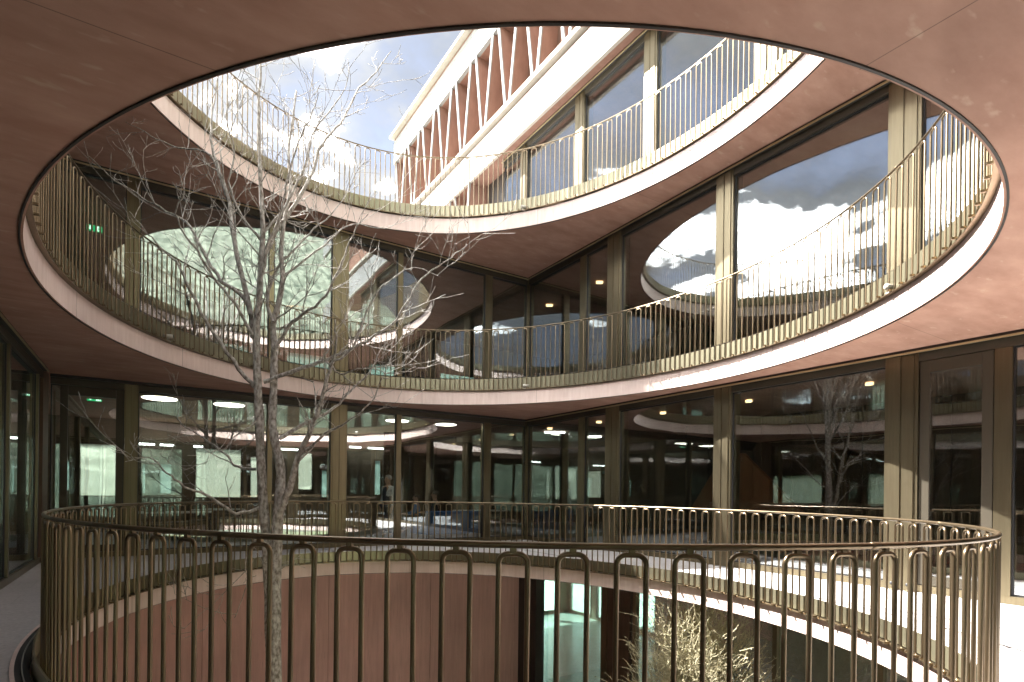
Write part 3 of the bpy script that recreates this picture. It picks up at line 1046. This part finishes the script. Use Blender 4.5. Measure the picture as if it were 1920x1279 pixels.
# ------------------------------------------------------------------ people behind the glass
def skin_obj(name, verts, edges, radii, mat, parent, root=0, sub=1):
    me = bpy.data.meshes.new(name)
    me.from_pydata(verts, edges, [])
    o = link(name, me, parent)
    sm = o.modifiers.new('skin', 'SKIN')
    sm.use_smooth_shade = True
    for i, r in enumerate(radii):
        d = me.skin_vertices[0].data[i]
        d.radius = r if isinstance(r, tuple) else (r, r)
        d.use_root = (i == root)
    sb = o.modifiers.new('sub', 'SUBSURF'); sb.levels = sub; sb.render_levels = sub + 1
    me.materials.append(M[mat])
    return o


def person(loc, face, k, seated, shirt, trousers, hair, label, sleeve=None, arms=None):
    """loc = feet/hip ground point, face = heading angle the chest points to, k = scale relative to 1.75 m"""
    c, s = math.cos(face), math.sin(face)

    def T(f, l, z):   # forward, left, up
        return (loc[0] + k * (f * c - l * s), loc[1] + k * (f * s + l * c), loc[2] + k * z)
    hip = 0.50 if seated else 0.93
    t = thing('person', label, 'person', loc)
    sh = hip + 0.49
    # body: pelvis, spine, neck, head, arms, hands, legs as one continuous skin mesh
    V = [T(0, 0, hip), T(0, 0, hip + .2), T(0.01, 0, sh - .06), T(0.0, 0, sh + .06), T(0.02, 0, sh + .14), T(0.03, 0, sh + .24), T(.02, 0, sh + .31)]
    R = [(.14, .11), (.13, .10), (.15, .10), (.055, .055), (.075, .085), (.082, .098), (.05, .06)]
    Ed = [(i, i + 1) for i in range(6)]
    arm_pts = {}
    for sd in (1, -1):
        i0 = len(V)
        if arms == 'desk':
            A = [T(0, sd * .19, sh - .03), T(.08, sd * .25, sh - .28), T(.30, sd * .16, sh - .33), T(.40, sd * .13, sh - .32), T(.47, sd * .12, sh - .33)]
        else:
            A = [T(0, sd * .19, sh - .03), T(-.02, sd * .24, sh - .30), T(.06, sd * .25, sh - .54), T(.09, sd * .24, sh - .62), T(.10, sd * .23, sh - .70)]
        V += A; R += [.062, .045, .036, .028, .022]
        Ed += [(2, i0)] + [(i0 + j, i0 + j + 1) for j in range(4)]
        # fingers
        for fi in range(5):
            b0 = Vector(A[3]); d = (Vector(A[4]) - b0).normalized()
            side = Vector((-s, c, 0))
            spread = (fi - 2) * 0.012 * k
            l = (.055, .085, .09, .085, .065)[fi] * k
            j0 = len(V)
            root_p = b0 + d * .03 * k + side * spread
            V += [tuple(root_p), tuple(root_p + d * l * .6), tuple(root_p + d * l + Vector((0, 0, -.012 * k)))]
            R += [.011, .009, .007]
            Ed += [(i0 + 3, j0), (j0, j0 + 1), (j0 + 1, j0 + 2)]
        arm_pts[sd] = A
    legs = {}
    for sd in (1, -1):
        i0 = len(V)
        if seated:
            A = [T(.05, sd * .10, hip - .01), T(.44, sd * .12, hip), T(.42, sd * .12, .10), T(.52, sd * .12, .045)]
        else:
            A = [T(0, sd * .10, hip - .08), T(.02, sd * .11, .50), T(-.01, sd * .11, .09), T(.10, sd * .12, .04)]
        V += A; R += [.085, .058, .042, .035]
        Ed += [(0, i0)] + [(i0 + j, i0 + j + 1) for j in range(3)]
        legs[sd] = A
    R2 = [((r[0] * k, r[1] * k) if isinstance(r, tuple) else r * k) for r in R]
    skin_obj('body', V, Ed, R2, 'skin', t)
    # shirt
    V2 = [T(0, 0, hip - .02), T(0, 0, hip + .2), T(.01, 0, sh - .06), T(0, 0, sh + .03)]
    R3 = [(.165 * k, .13 * k), (.155 * k, .125 * k), (.175 * k, .125 * k), (.07 * k, .07 * k)]
    E2_ = [(0, 1), (1, 2), (2, 3)]
    sv = {1: None, -1: None}
    for sd in (1, -1):
        i0 = len(V2); A = arm_pts[sd]
        V2 += [A[0], A[1], A[2]]; R3 += [.075 * k, .060 * k, .048 * k]; E2_ += [(2, i0), (i0, i0 + 1), (i0 + 1, i0 + 2)]
    skin_obj('shirt', V2, E2_, R3, sleeve or shirt, t)
    if sleeve:
        skin_obj('vest', V2[:4], [(0, 1), (1, 2), (2, 3)], [(.178 * k, .143 * k), (.168 * k, .138 * k), (.19 * k, .138 * k), (.078 * k, .078 * k)], shirt, t)
    V3 = [T(0, 0, hip)]; R4 = [(.17 * k, .135 * k)]; E3 = []
    for sd in (1, -1):
        i0 = len(V3); A = legs[sd]
        V3 += [A[0], A[1], A[2]]; R4 += [.10 * k, .075 * k, .060 * k]; E3 += [(0, i0), (i0, i0 + 1), (i0 + 1, i0 + 2)]
    skin_obj('trousers', V3, E3, R4, trousers, t)
    # hair cap, nose, ears, eyes
    hc = Vector(T(.0, 0, sh + .26)); m = MB()
    rings = 7; sg = 14; v = []; f = []
    for i in range(rings):
        ph = PI * .58 * i / (rings - 1)
        for j in range(sg):
            th = 2 * PI * j / sg
            fx = math.sin(ph) * math.cos(th); ly = math.sin(ph) * math.sin(th); uz = math.cos(ph)
            drop = 1.0 if fx < .45 else .55
            q = T(-.01 + .108 * fx, .090 * ly, sh + .245 + .105 * (uz if uz > 0 else uz * drop))
            v.append(q)
    for i in range(rings - 1):
        for j in range(sg):
            f.append((i * sg + j, (i + 1) * sg + j, (i + 1) * sg + (j + 1) % sg, i * sg + (j + 1) % sg))
    m.add(v, f, True); m.build('hair', hair, t)
    m = MB(); m.tube([T(.105, 0, sh + .235), T(.128, 0, sh + .20), T(.105, 0, sh + .19)], [.008 * k, .014 * k, .012 * k], 6); m.build('nose', 'skin', t)
    m = MB(); m.tube([T(.098, .022, sh + .165), T(.106, 0, sh + .163), T(.098, -.022, sh + .165)], .006 * k, 6); m.build('mouth', 'copper', t)
    for sd in (1, -1):
        m = MB(); m.tube([T(.015, sd * .085, sh + .185), T(.0, sd * .100, sh + .21), T(.01, sd * .086, sh + .24)], [.008 * k, .015 * k, .008 * k], 6); m.build('ear', 'skin', t)
        e = T(.094, sd * .032, sh + .225)
        m = MB(); m.lathe((e[0], e[1], e[2] - .008 * k), [(.003, 0), (.010 * k, .006 * k), (.010 * k, .010 * k), (.003, .016 * k)], 8); m.build('eye', 'black', t)


def stool(x, y, label):
    t = thing('stool', label, 'stool', (x, y, 0), 'stools under the seated people')
    m = MB(); m.lathe((x, y, .40), [(.17, 0), (.18, .01), (.18, .04), (.17, .05)], 18); m.build('seat', 'black', t)
    m = MB(); m.tube([(x, y, .03), (x, y, .40)], .025, 8); m.build('stem', 'dark', t)
    m = MB(); m.lathe((x, y, .01), [(.17, 0), (.17, .015), (.03, .03)], 18); m.build('base', 'dark', t)


p = on_y(728, 920, 2.2)
person((p.x, 2.2, 0.012), math.radians(200), 0.98, False, 'navy', 'navy', 'hairg', 'standing person in a dark vest with white sleeves behind the mullion', sleeve='shirt')
p = on_y(781, 920, 3.2)
person((p.x, 3.2, 0.012), math.radians(160), 0.90, True, 'blue', 'navy', 'hair', 'seated person in a blue top behind the glass', arms='desk')
stool(p.x, 3.2, 'round black stool under the person in blue')
p = on_y(816, 920, 2.7)
person((p.x, 2.7, 0.012), math.radians(150), 0.98, True, 'navy', 'navy', 'hair', 'seated person in dark clothes behind the glass beside the blue sofa', arms='desk')
stool(p.x, 2.7, 'round black stool under the person in dark clothes')

# ------------------------------------------------------------------ sunken garden below the deck
ZG = -4.0
m = MB(); m.box(WX0, WX1, WY0, WY1, ZG - .3, ZG); struct(m, 'garden_ground', 'soil')
t = thing('garden_wall', 'pink board-marked concrete wall of the sunken garden under the deck', 'wall', (-5, 0.1, ZG))
bw = 2.5
x = LX + .02; k = 0
while x < -0.25:
    x1 = min(x + bw - .006, -0.22)
    m = MB(); m.box(x, x1, 0.0 + (k % 3) * .002, 0.3, ZG + .002, -0.308); m.build('wall_panel', 'lowwall', t)
    x += bw; k += 1
m = MB(); m.box(LX + .02, -.22, 0.302, 0.36, ZG + .002, -0.31); m.build('backing', 'dark', t)
m = MB(); m.box(LX - .2, LX, FY, 0.36, ZG, -0.31); m.build('garden_side_wall', 'lowwall', label='shaded pink concrete wall on the far left of the sunken garden', category='wall')
# glass and dark panels on the right of the garden
G = thing('garden_glazing', 'glass and dark panelled wall of the sunken garden with a bright hall behind', 'facade', (0, -4, ZG))
zt = -0.31
ys = [ry(p, 1150) for p in (1000, 1017, 1131, 1142, 1184, 1190)]
m = MB(); m.box(-.21, .06, ys[1], .05, ZG + .004, zt); m.build('post', 'dark', G)
m = MB(); m.box(-.008, .008, ys[2] + .002, ys[1] - .002, ZG + .06, zt - .01); m.build('pane', 'glass', G)
m = MB(); m.box(-.07, .07, ys[3], ys[2], ZG + .004, zt); m.build('mullion', 'bronze', G)
m = MB(); m.box(-.05, .05, ys[4], ys[3] - .002, ZG + .004, zt); m.build('door', 'wood', G)
m = MB(); m.box(-.008, .008, ys[5], ys[4] - .002, ZG + .06, zt - .01); m.build('pane', 'glass', G)
y = ys[5]; k = 0
while y > FY:
    y2 = max(y - 1.6, FY)
    m = MB(); m.box(-.06, .06, y - .08, y - .002, ZG + .004, zt); m.build('mullion', 'bronze', G)
    m = MB(); m.box(-.008, .008, y2 + .002, y - .082, ZG + .06, zt - .01); m.build('pane', 'glass', G)
    y = y2; k += 1
m = MB(); m.box(0.1, WX1 - .5, WY0 + .2, 6.9, ZG + .004, ZG + .012); struct(m, 'hall_floor', 'low_floor')
# hall end wall with tall windows
ops = [(0.8, 2.6, ZG + .12, -0.45, 'hallwin'), (2.8, 4.6, ZG + .12, -0.45, 'hallwin'), (4.85, 6.6, ZG + .12, -0.45, 'hallwin')]
wall_with_openings('hall_end_wall', 'x', 6.9, 0.1, WX1 - .42, ZG + .01, -0.315, ops, mat='inwall')
wall_with_openings('hall_side_wall', 'y', 7.0, WY0 + .2, 6.88, ZG + .013, -0.316, [(5.3, 6.75, ZG + .1, -.45, 'hallwin'), (3.5, 5.0, ZG + .1, -.45, 'hallwin'), (1.7, 3.2, ZG + .1, -.45, 'hallwin')], mat='inwall')

# ------------------------------------------------------------------ upper storey of the right wing
UY0, UY1 = -17.5, 9.34
XO = -0.46
U = thing('upper_storey', 'white concrete upper storey with slanting fins above the roof terrace', 'building', (0, 0, Z3))
m = MB(); m.box(XO + .08, WX1, UY0, UY1 - .02, Z3 - .002, Z3 + .25); m.build('soffit', 'brownc', U)
pl = 3.3
y = UY1
while y > UY0:
    y2 = y - pl
    m = MB(); m.box(XO, XO + .10, y2 + .012, y, Z3 - .03, 11.86); m.build('white_panel', 'white', U)
    m = MB(); m.box(XO - .006, XO + .08, y2 + .0, y, Z3 - .075, Z3 - .032); m.build('drip_edge', 'cream', U)
    m = MB(); m.box(XO + .02, XO + .14, y2 + .012, y, 14.72, 15.62); m.build('white_panel', 'white', U)
    y = y2
m = MB(); m.box(XO + .10, XO + .35, UY0, UY1, 11.70, 12.02); m.build('recess', 'brownc', U)
m = MB(); m.box(XO - .06, XO + .40, UY0, UY1 + .02, 12.03, 12.16); m.build('ledge', 'cream', U)
m = MB(); m.box(XO + .14, XO + .5, UY0, UY1, 14.70, 15.60); m.build('band_core', 'brownc', U)
m = MB(); m.box(XO + .06, WX1, UY0, UY1, 15.622, 15.76); m.build('cornice', 'brownc', U)
m = MB(); m.box(XO - .14, WX1, UY0, UY1 + .1, 15.762, 15.86); m.build('coping', 'cream', U)
m = MB(); m.box(XO + .55, XO + .75, UY0, UY1 - .05, 12.10, 14.74); m.build('rear_wall', 'brownc', U)
m = MB(); m.box(XO + .02, WX1, UY1 - .04, UY1, 14.71, 15.615); m.build('end_panel', 'white', U)
m = MB(); m.box(XO + .3, WX1, UY1 - .25, UY1 - .06, Z3, 14.70); m.build('end_wall', 'brownc', U)
m = MB(); m.box(WX1 - .4, WX1 - .2, UY0, UY1 - .3, F2, 15.6); m.build('outer_wall', 'brownc', U)


def fins(root, z0, z1, ystart, yend, depth=0.50, x0=XO + .04):
    per = 1.34
    y = ystart
    while y > yend:
        for s in (1, -1):
            yb_, yt_ = y - per / 2 + s * .10, y - per / 2 + s * .50
            w = .035
            # slanting fin: parallelogram in the Y-Z plane, with depth along X
            m = MB(); m.prism([(yb_ - w, z0), (yb_ + w, z0), (yt_ + w, z1), (yt_ - w, z1)], 'x', x0 + .02, x0 + depth)
            f = m.build('fin', 'brownc', root)
            w2 = .048
            m = MB(); m.prism([(yb_ - w2, z0), (yb_ + w2, z0), (yt_ + w2, z1), (yt_ - w2, z1)], 'x', x0 - .02, x0 + .018)
            m.build('edge_strip', 'white', f)
        if random.random() < .55:
            m = MB(); m.box(x0 + depth + .002, x0 + depth + .03, y - per * .82, y - per * .55, z0 + .05, z1 - .1); m.build('window_pane', 'glass', root)
        y -= per


fins(U, 12.162, 14.698, UY1 - .05, -9.0)
# same fins beside the terrace, below the lower white band
T2 = thing('terrace_fins', 'slanting white edged fins of the wing below the white band, past the terrace glass', 'facade', (0, 4, F2))
m = MB(); m.box(XO + .57, XO + .77, 2.7, UY1 - .05, F2, Z3 - .01); m.build('rear_wall', 'brownc', T2)
fins(T2, F2 + .01, Z3 - .08, UY1 - .05, 2.75)
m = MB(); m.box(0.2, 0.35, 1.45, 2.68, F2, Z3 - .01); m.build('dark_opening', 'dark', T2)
# interior behind the terrace glass
m = MB(); m.box(3.6, 3.75, UY0, UY1 - .4, F2, Z3); struct(m, 'wall', 'inwall')
m = MB(); m.box(0.2, WX1 - .5, UY0, UY1 - .3, F2 + .004, F2 + .01); struct(m, 'floor', 'in_floor')

# ------------------------------------------------------------------ tiny light fixtures on the galleries
def fixture(p, label, d=(0, 0, 0)):
    t = thing('spotlight', label, 'spotlight', tuple(p))
    m = MB(); m.box(p.x - .05, p.x + .05, p.y - .02, p.y + .02, p.z, p.z + .012); m.build('base', 'fixture', t)
    m = MB(); m.tube([(p.x, p.y, p.z + .012), (p.x, p.y, p.z + .045)], .01, 8); m.build('stem', 'fixture', t)
    m = MB(); m.tube([(p.x - .065, p.y, p.z + .075), (p.x + .05, p.y - .02, p.z + .082), (p.x + .075, p.y - .025, p.z + .084)], [.034, .034, .03], 12); h = m.build('head', 'fixture', t)
    m = MB(); m.tube([(p.x + .0755, p.y - .025, p.z + .084), (p.x + .079, p.y - .026, p.z + .0842)], .024, 12); m.build('lens', 'black', h)


for px, py, E, z, lab in ((1648, 552, E1, Z1 + .31, 'small spotlight at the foot of the sunlit gallery railing'),
                          (982, 728, E1, Z1 + .31, 'small spotlight at the foot of the gallery railing above the inner corner'),
                          (325, 640, E1, Z1 + .31, 'small spotlight at the foot of the gallery railing near the tree'),
                          (980, 392, E2, Z2 + .34, 'small spotlight at the foot of the roof terrace railing')):
    p = on_z(px, py, z)
    # nearest point of the ellipse, just inside the upstand
    th = min((2 * PI * i / 2000 for i in range(2000)), key=lambda a: math.dist(E.at(a), (p.x, p.y)))
    q = E.at(th, -.03)
    fixture(Vector((q[0], q[1], z)), lab)

# ------------------------------------------------------------------ bare tree
TREE_D = 8.0
rng = random.Random(11)


def px_path(pts, d0, dd):
    n = len(pts)
    return [at_depth(u, v, d0 + dd * i / max(1, n - 1)) for i, (u, v) in enumerate(pts)]


def smooth_path(P, sub=4):
    out = []
    n = len(P)
    for i in range(n - 1):
        p0, p1, p2, p3 = P[max(i - 1, 0)], P[i], P[i + 1], P[min(i + 2, n - 1)]
        for k in range(sub):
            t = k / sub
            out.append(0.5 * ((2 * p1) + (-p0 + p2) * t + (2 * p0 - 5 * p1 + 4 * p2 - p3) * t * t + (-p0 + 3 * p1 - 3 * p2 + p3) * t ** 3))
    out.append(P[-1])
    return out


base = at_depth(510, 1279, TREE_D)
tree = thing('bare_tree', 'leafless two-stemmed tree growing from the sunken garden up through the openings', 'tree', (base.x, base.y, ZG))
gbase = Vector((base.x - .02, base.y + .02, ZG - .05))
stemA = [(509, 1279), (507, 1178), (503, 1060), (495, 960), (489, 866), (485, 765), (482, 690), (481, 619), (486, 560), (489, 500), (493, 436), (491, 390), (488, 328), (486, 255), (485, 182), (489, 140), (486, 80)]
stemB = [(516, 1279), (516, 1141), (520, 1000), (526, 905), (524, 866), (511, 801), (513, 728), (514, 655), (512, 610), (522, 570), (530, 520), (527, 470), (534, 410), (545, 350), (541, 290), (548, 230), (556, 170)]


def stem(pts, d0, dd, r0, r1, name, label=None):
    P = px_path(pts, d0, dd)
    P = [gbase + Vector((rng.uniform(-.03, .03), 0, 0)), gbase.lerp(P[0], .5)] + P
    P = smooth_path(P, 4)
    n = len(P)
    rad = [r0 + (r1 - r0) * (i / (n - 1)) ** 0.85 for i in range(n)]
    rad = [r * (1 + .05 * math.sin(i * 1.7) + rng.uniform(-.03, .03)) for i, r in enumerate(rad)]
    m = MB(); m.tube(P, rad, 12)
    o = m.build(name, 'bark', tree)
    return o, P, rad


sA, PA, RA = stem(stemA, 8.05, -.15, 0.094, 0.010, 'trunk')
sB, PB, RB = stem(stemB, 7.95, .25, 0.097, 0.010, 'trunk')

limbs = [
    ([(476, 726), (437, 677), (386, 604), (357, 546), (330, 492), (299, 462), (270, 430), (240, 395)], 8.05, -.9, .030),
    ([(474, 633), (463, 564), (416, 528), (379, 466), (350, 418), (300, 390), (255, 362), (205, 330), (168, 292)], 8.05, .7, .036),
    ([(470, 590), (445, 480), (430, 383), (412, 321), (396, 262), (402, 190), (412, 130)], 8.05, .4, .040),
    ([(423, 365), (394, 292), (360, 280), (328, 275), (284, 255), (237, 228)], 8.3, .5, .020),
    ([(488, 500), (515, 440), (545, 395), (580, 335), (604, 270), (638, 233), (667, 175), (696, 146), (735, 95)], 8.0, .8, .034),
    ([(514, 655), (547, 604), (590, 575), (616, 546), (641, 491), (660, 440), (690, 400)], 8.0, -.7, .028),
    ([(495, 716), (555, 696), (610, 675), (655, 657), (700, 632), (742, 600), (770, 555), (800, 515), (846, 482), (874, 459)], 8.0, -.5, .032),
    ([(528, 955), (541, 920), (562, 850), (590, 790), (605, 740), (622, 682), (630, 640), (628, 600)], 7.9, -.4, .055),
    ([(524, 822), (567, 797), (620, 770), (650, 740), (690, 700), (712, 660), (725, 640)], 7.95, .9, .030),
    ([(572, 845), (620, 807), (650, 792), (695, 755), (716, 712), (728, 690)], 7.75, -.6, .022),
    ([(487, 951), (445, 962), (401, 937), (346, 911), (313, 886), (277, 857), (233, 868)], 8.0, -1.0, .026),
    ([(478, 880), (440, 872), (420, 850), (383, 823), (346, 800), (333, 780), (337, 760)], 8.05, .8, .022),
    ([(512, 604), (500, 560), (520, 500), (560, 460), (600, 420), (640, 380), (668, 330)], 8.0, .4, .026),
    ([(486, 560), (500, 470), (527, 400), (541, 330), (560, 270), (585, 210), (600, 160)], 7.95, -.6, .026),
    ([(481, 640), (440, 570), (400, 520), (370, 470), (345, 440), (330, 400), (345, 360), (330, 310)], 8.0, -1.1, .024),
    ([(488, 450), (450, 400), (430, 340), (440, 280), (425, 220), (440, 160)], 8.0, -.5, .020),
    ([(622, 682), (660, 650), (700, 560), (740, 520), (780, 500), (826, 520)], 7.6, -.3, .018),
    ([(610, 675), (640, 700), (680, 690), (740, 700), (796, 690)], 7.9, -.4, .014),
    ([(487, 780), (470, 800), (440, 820), (425, 840), (400, 845), (385, 870)], 7.95, -.5, .014),
    ([(503, 1000), (470, 1020), (462, 1060), (460, 1110), (441, 1159)], 7.9, -.4, .009),
    ([(493, 436), (540, 380), (575, 300), (590, 240), (640, 180), (655, 120)], 8.0, .1, .022),
    ([(530, 520), (570, 490), (620, 450), (660, 420), (720, 430), (760, 400)], 8.1, .5, .018),
]


def twig(m, start, direction, length, r, level):
    n = 5
    P = [start]
    d = direction.normalized()
    for i in range(n):
        d = (d + Vector((rng.uniform(-.22, .22), rng.uniform(-.22, .22), rng.uniform(-.10, .24)))).normalized()
        P.append(P[-1] + d * (length / n))
    m.tube(P, [max(.0028, r * (1 - .78 * i / n)) for i in range(n + 1)], 4 if r < .012 else 5, caps=False)
    if level > 0:
        for j in range(rng.randint(2, 4)):
            i = rng.randint(1, n)
            dd = (P[i] - P[i - 1]).normalized()
            side = dd.cross(Vector((rng.uniform(-1, 1), rng.uniform(-1, 1), rng.uniform(-1, 1)))).normalized()
            twig(m, P[i], dd * .75 + side * .75 + Vector((0, 0, .18)), length * rng.uniform(.35, .65), r * .55, level - 1)


for pts, d0, dd, r in limbs:
    P = px_path(pts, d0, dd)
    P = smooth_path(P, 4)
    P = [P[0]] + [p + Vector((rng.uniform(-.015, .015), rng.uniform(-.015, .015), rng.uniform(-.015, .015))) for p in P[1:]]
    n = len(P)
    rad = [max(.004, r * (1 - .85 * (i / (n - 1)) ** .9)) for i in range(n)]
    m = MB(); m.tube(P, rad, 8, caps=False)
    total = sum((P[i + 1] - P[i]).length for i in range(n - 1))
    cnt = max(3, int(total * 2.8))
    for j in range(cnt):
        i = min(n - 2, int(n * (0.18 + .82 * (j + rng.random()) / cnt)))
        t_ = (P[i + 1] - P[i]).normalized()
        side = t_.cross(Vector((rng.uniform(-1, 1), rng.uniform(-1, 1), rng.uniform(-.6, 1)))).normalized()
        twig(m, P[i], t_ * .6 + side * .8 + Vector((0, 0, .2)), rng.uniform(.40, 1.0), max(.005, rad[i] * .5), 2 if rng.random() < .40 else 1)
    m.build('branch', 'bark', tree)
for PP, RR in ((PA, RA), (PB, RB)):
    m = MB(); n = len(PP)
    for j in range(18):
        i = int(n * (.52 + .48 * j / 18)); i = min(i, n - 2)
        t_ = (PP[i + 1] - PP[i]).normalized()
        side = t_.cross(Vector((rng.uniform(-1, 1), rng.uniform(-1, 1), rng.uniform(-.5, .5)))).normalized()
        twig(m, PP[i], t_ * .55 + side, rng.uniform(.4, 1.0), max(.006, RR[i] * .30), 2)
    m.build('branch', 'bark', tree)

# ------------------------------------------------------------------ shrub in the sunken garden
sp = at_depth(1305, 1250, 8.6)
shrub = thing('shrub', 'pale dry twiggy shrub standing in the sun in the sunken garden', 'shrub', (sp.x, sp.y, ZG))
rs = random.Random(5)
m = MB()
for k in range(9):
    a = rs.uniform(0, 2 * PI); r_ = rs.uniform(0.02, .25)
    P = [Vector((sp.x + .12 * math.cos(a), sp.y + .12 * math.sin(a), ZG - .03))]
    for i in range(5):
        P.append(P[-1] + Vector((math.cos(a) * r_ * .5 + rs.uniform(-.05, .05), math.sin(a) * r_ * .5 + rs.uniform(-.05, .05), .42)))
    m.tube(P, [.022, .02, .017, .014, .012, .009], 6, caps=False)
m.build('stem', 'bark', shrub)
for part in range(6):
    m = MB()
    for k in range(560):
        # blobby volume, denser towards the middle
        while True:
            q = Vector((rs.gauss(0, .36), rs.gauss(0, .36), rs.gauss(0, .52)))
            if q.length < 1.35: break
        c = Vector((sp.x, sp.y, -1.55)) + q
        d = (Vector((q.x * .8, q.y * .8, .9 + q.z * .3)) + Vector((rs.uniform(-.7, .7), rs.uniform(-.7, .7), rs.uniform(-.4, .5)))).normalized()
        L = rs.uniform(.14, .34); P = [c]
        for i in range(3):
            d = (d + Vector((rs.uniform(-.35, .35), rs.uniform(-.35, .35), rs.uniform(-.25, .15)))).normalized()
            P.append(P[-1] + d * L / 3)
        m.tube(P, [.0050, .0045, .0038, .0022], 3, caps=False)
        for i in (1, 2, 3):
            for s_ in range(2):
                b0 = P[i]; dd_ = (d + Vector((rs.uniform(-1, 1), rs.uniform(-1, 1), rs.uniform(-.6, .8)))).normalized() * rs.uniform(.025, .06)
                w_ = dd_.cross(Vector((rs.uniform(-1, 1), rs.uniform(-1, 1), rs.uniform(-1, 1)))).normalized() * .006
                m.add([b0, b0 + dd_ * .5 + w_, b0 + dd_, b0 + dd_ * .5 - w_], [(0, 1, 2, 3)])
    m.build('crown', 'twig', shrub)
m = MB()
for k in range(34):     # long arching stalks above and around the crown
    a = rs.uniform(0, 2 * PI); P = [Vector((sp.x + rs.uniform(-.3, .3), sp.y + rs.uniform(-.3, .3), -1.7))]
    d = Vector((math.cos(a) * .35, math.sin(a) * .35, 1)).normalized(); L = rs.uniform(.7, 1.5)
    for i in range(8):
        d = (d + Vector((math.cos(a) * .10, math.sin(a) * .10, -.03 * i)) + Vector((rs.uniform(-.1, .1), rs.uniform(-.1, .1), 0))).normalized()
        P.append(P[-1] + d * L / 8)
    m.tube(P, [.005 - .0004 * i for i in range(9)], 4, caps=False)
m.build('stalk', 'twig', shrub)

# ------------------------------------------------------------------ land around the building
m = MB()
n = 40
def hz(x, y):
    d = max(0.0, -y - 70)
    side = 1 / (1 + math.exp(-(x + 120) / 45))
    h = min(d * .80, 210 + .10 * d) * side
    return h + (6 * math.sin(x * .021 + 1) + 5 * math.sin(y * .033 + x * .012)) * min(1, d / 120)
xs_ = [-900 + 1800 * i / n for i in range(n + 1)]
ys_ = [-70 - 680 * (j / 24) ** 1.2 for j in range(25)]
v = [(x, y, -4.4 + hz(x, y)) for y in ys_ for x in xs_]
f = [(j * (n + 1) + i, (j + 1) * (n + 1) + i, (j + 1) * (n + 1) + i + 1, j * (n + 1) + i + 1) for j in range(24) for i in range(n)]
m.add(v, f, True)
struct(m, 'hillside', 'hill')
m = MB()
x0, x1, y0, y1 = WX0 - .05, WX1 + .05, WY0 - .05, WY1 + .05
B_ = 1500
z = -4.45
v = [(-B_, -B_, z), (B_, -B_, z), (B_, B_, z), (-B_, B_, z), (x0, y0, z), (x1, y0, z), (x1, y1, z), (x0, y1, z)]
m.add(v, [(0, 1, 5, 4), (1, 2, 6, 5), (2, 3, 7, 6), (3, 0, 4, 7)])
struct(m, 'ground', 'ground')
m = MB(); m.box(WX1 + .1, 46, -18, 40, -4.6, -4.43); m.box(-18, WX1 + .098, WY1 + .1, 40, -4.6, -4.432)  # pale paving added outside to brighten the hall windows
struct(m, 'added_forecourt', 'deck')
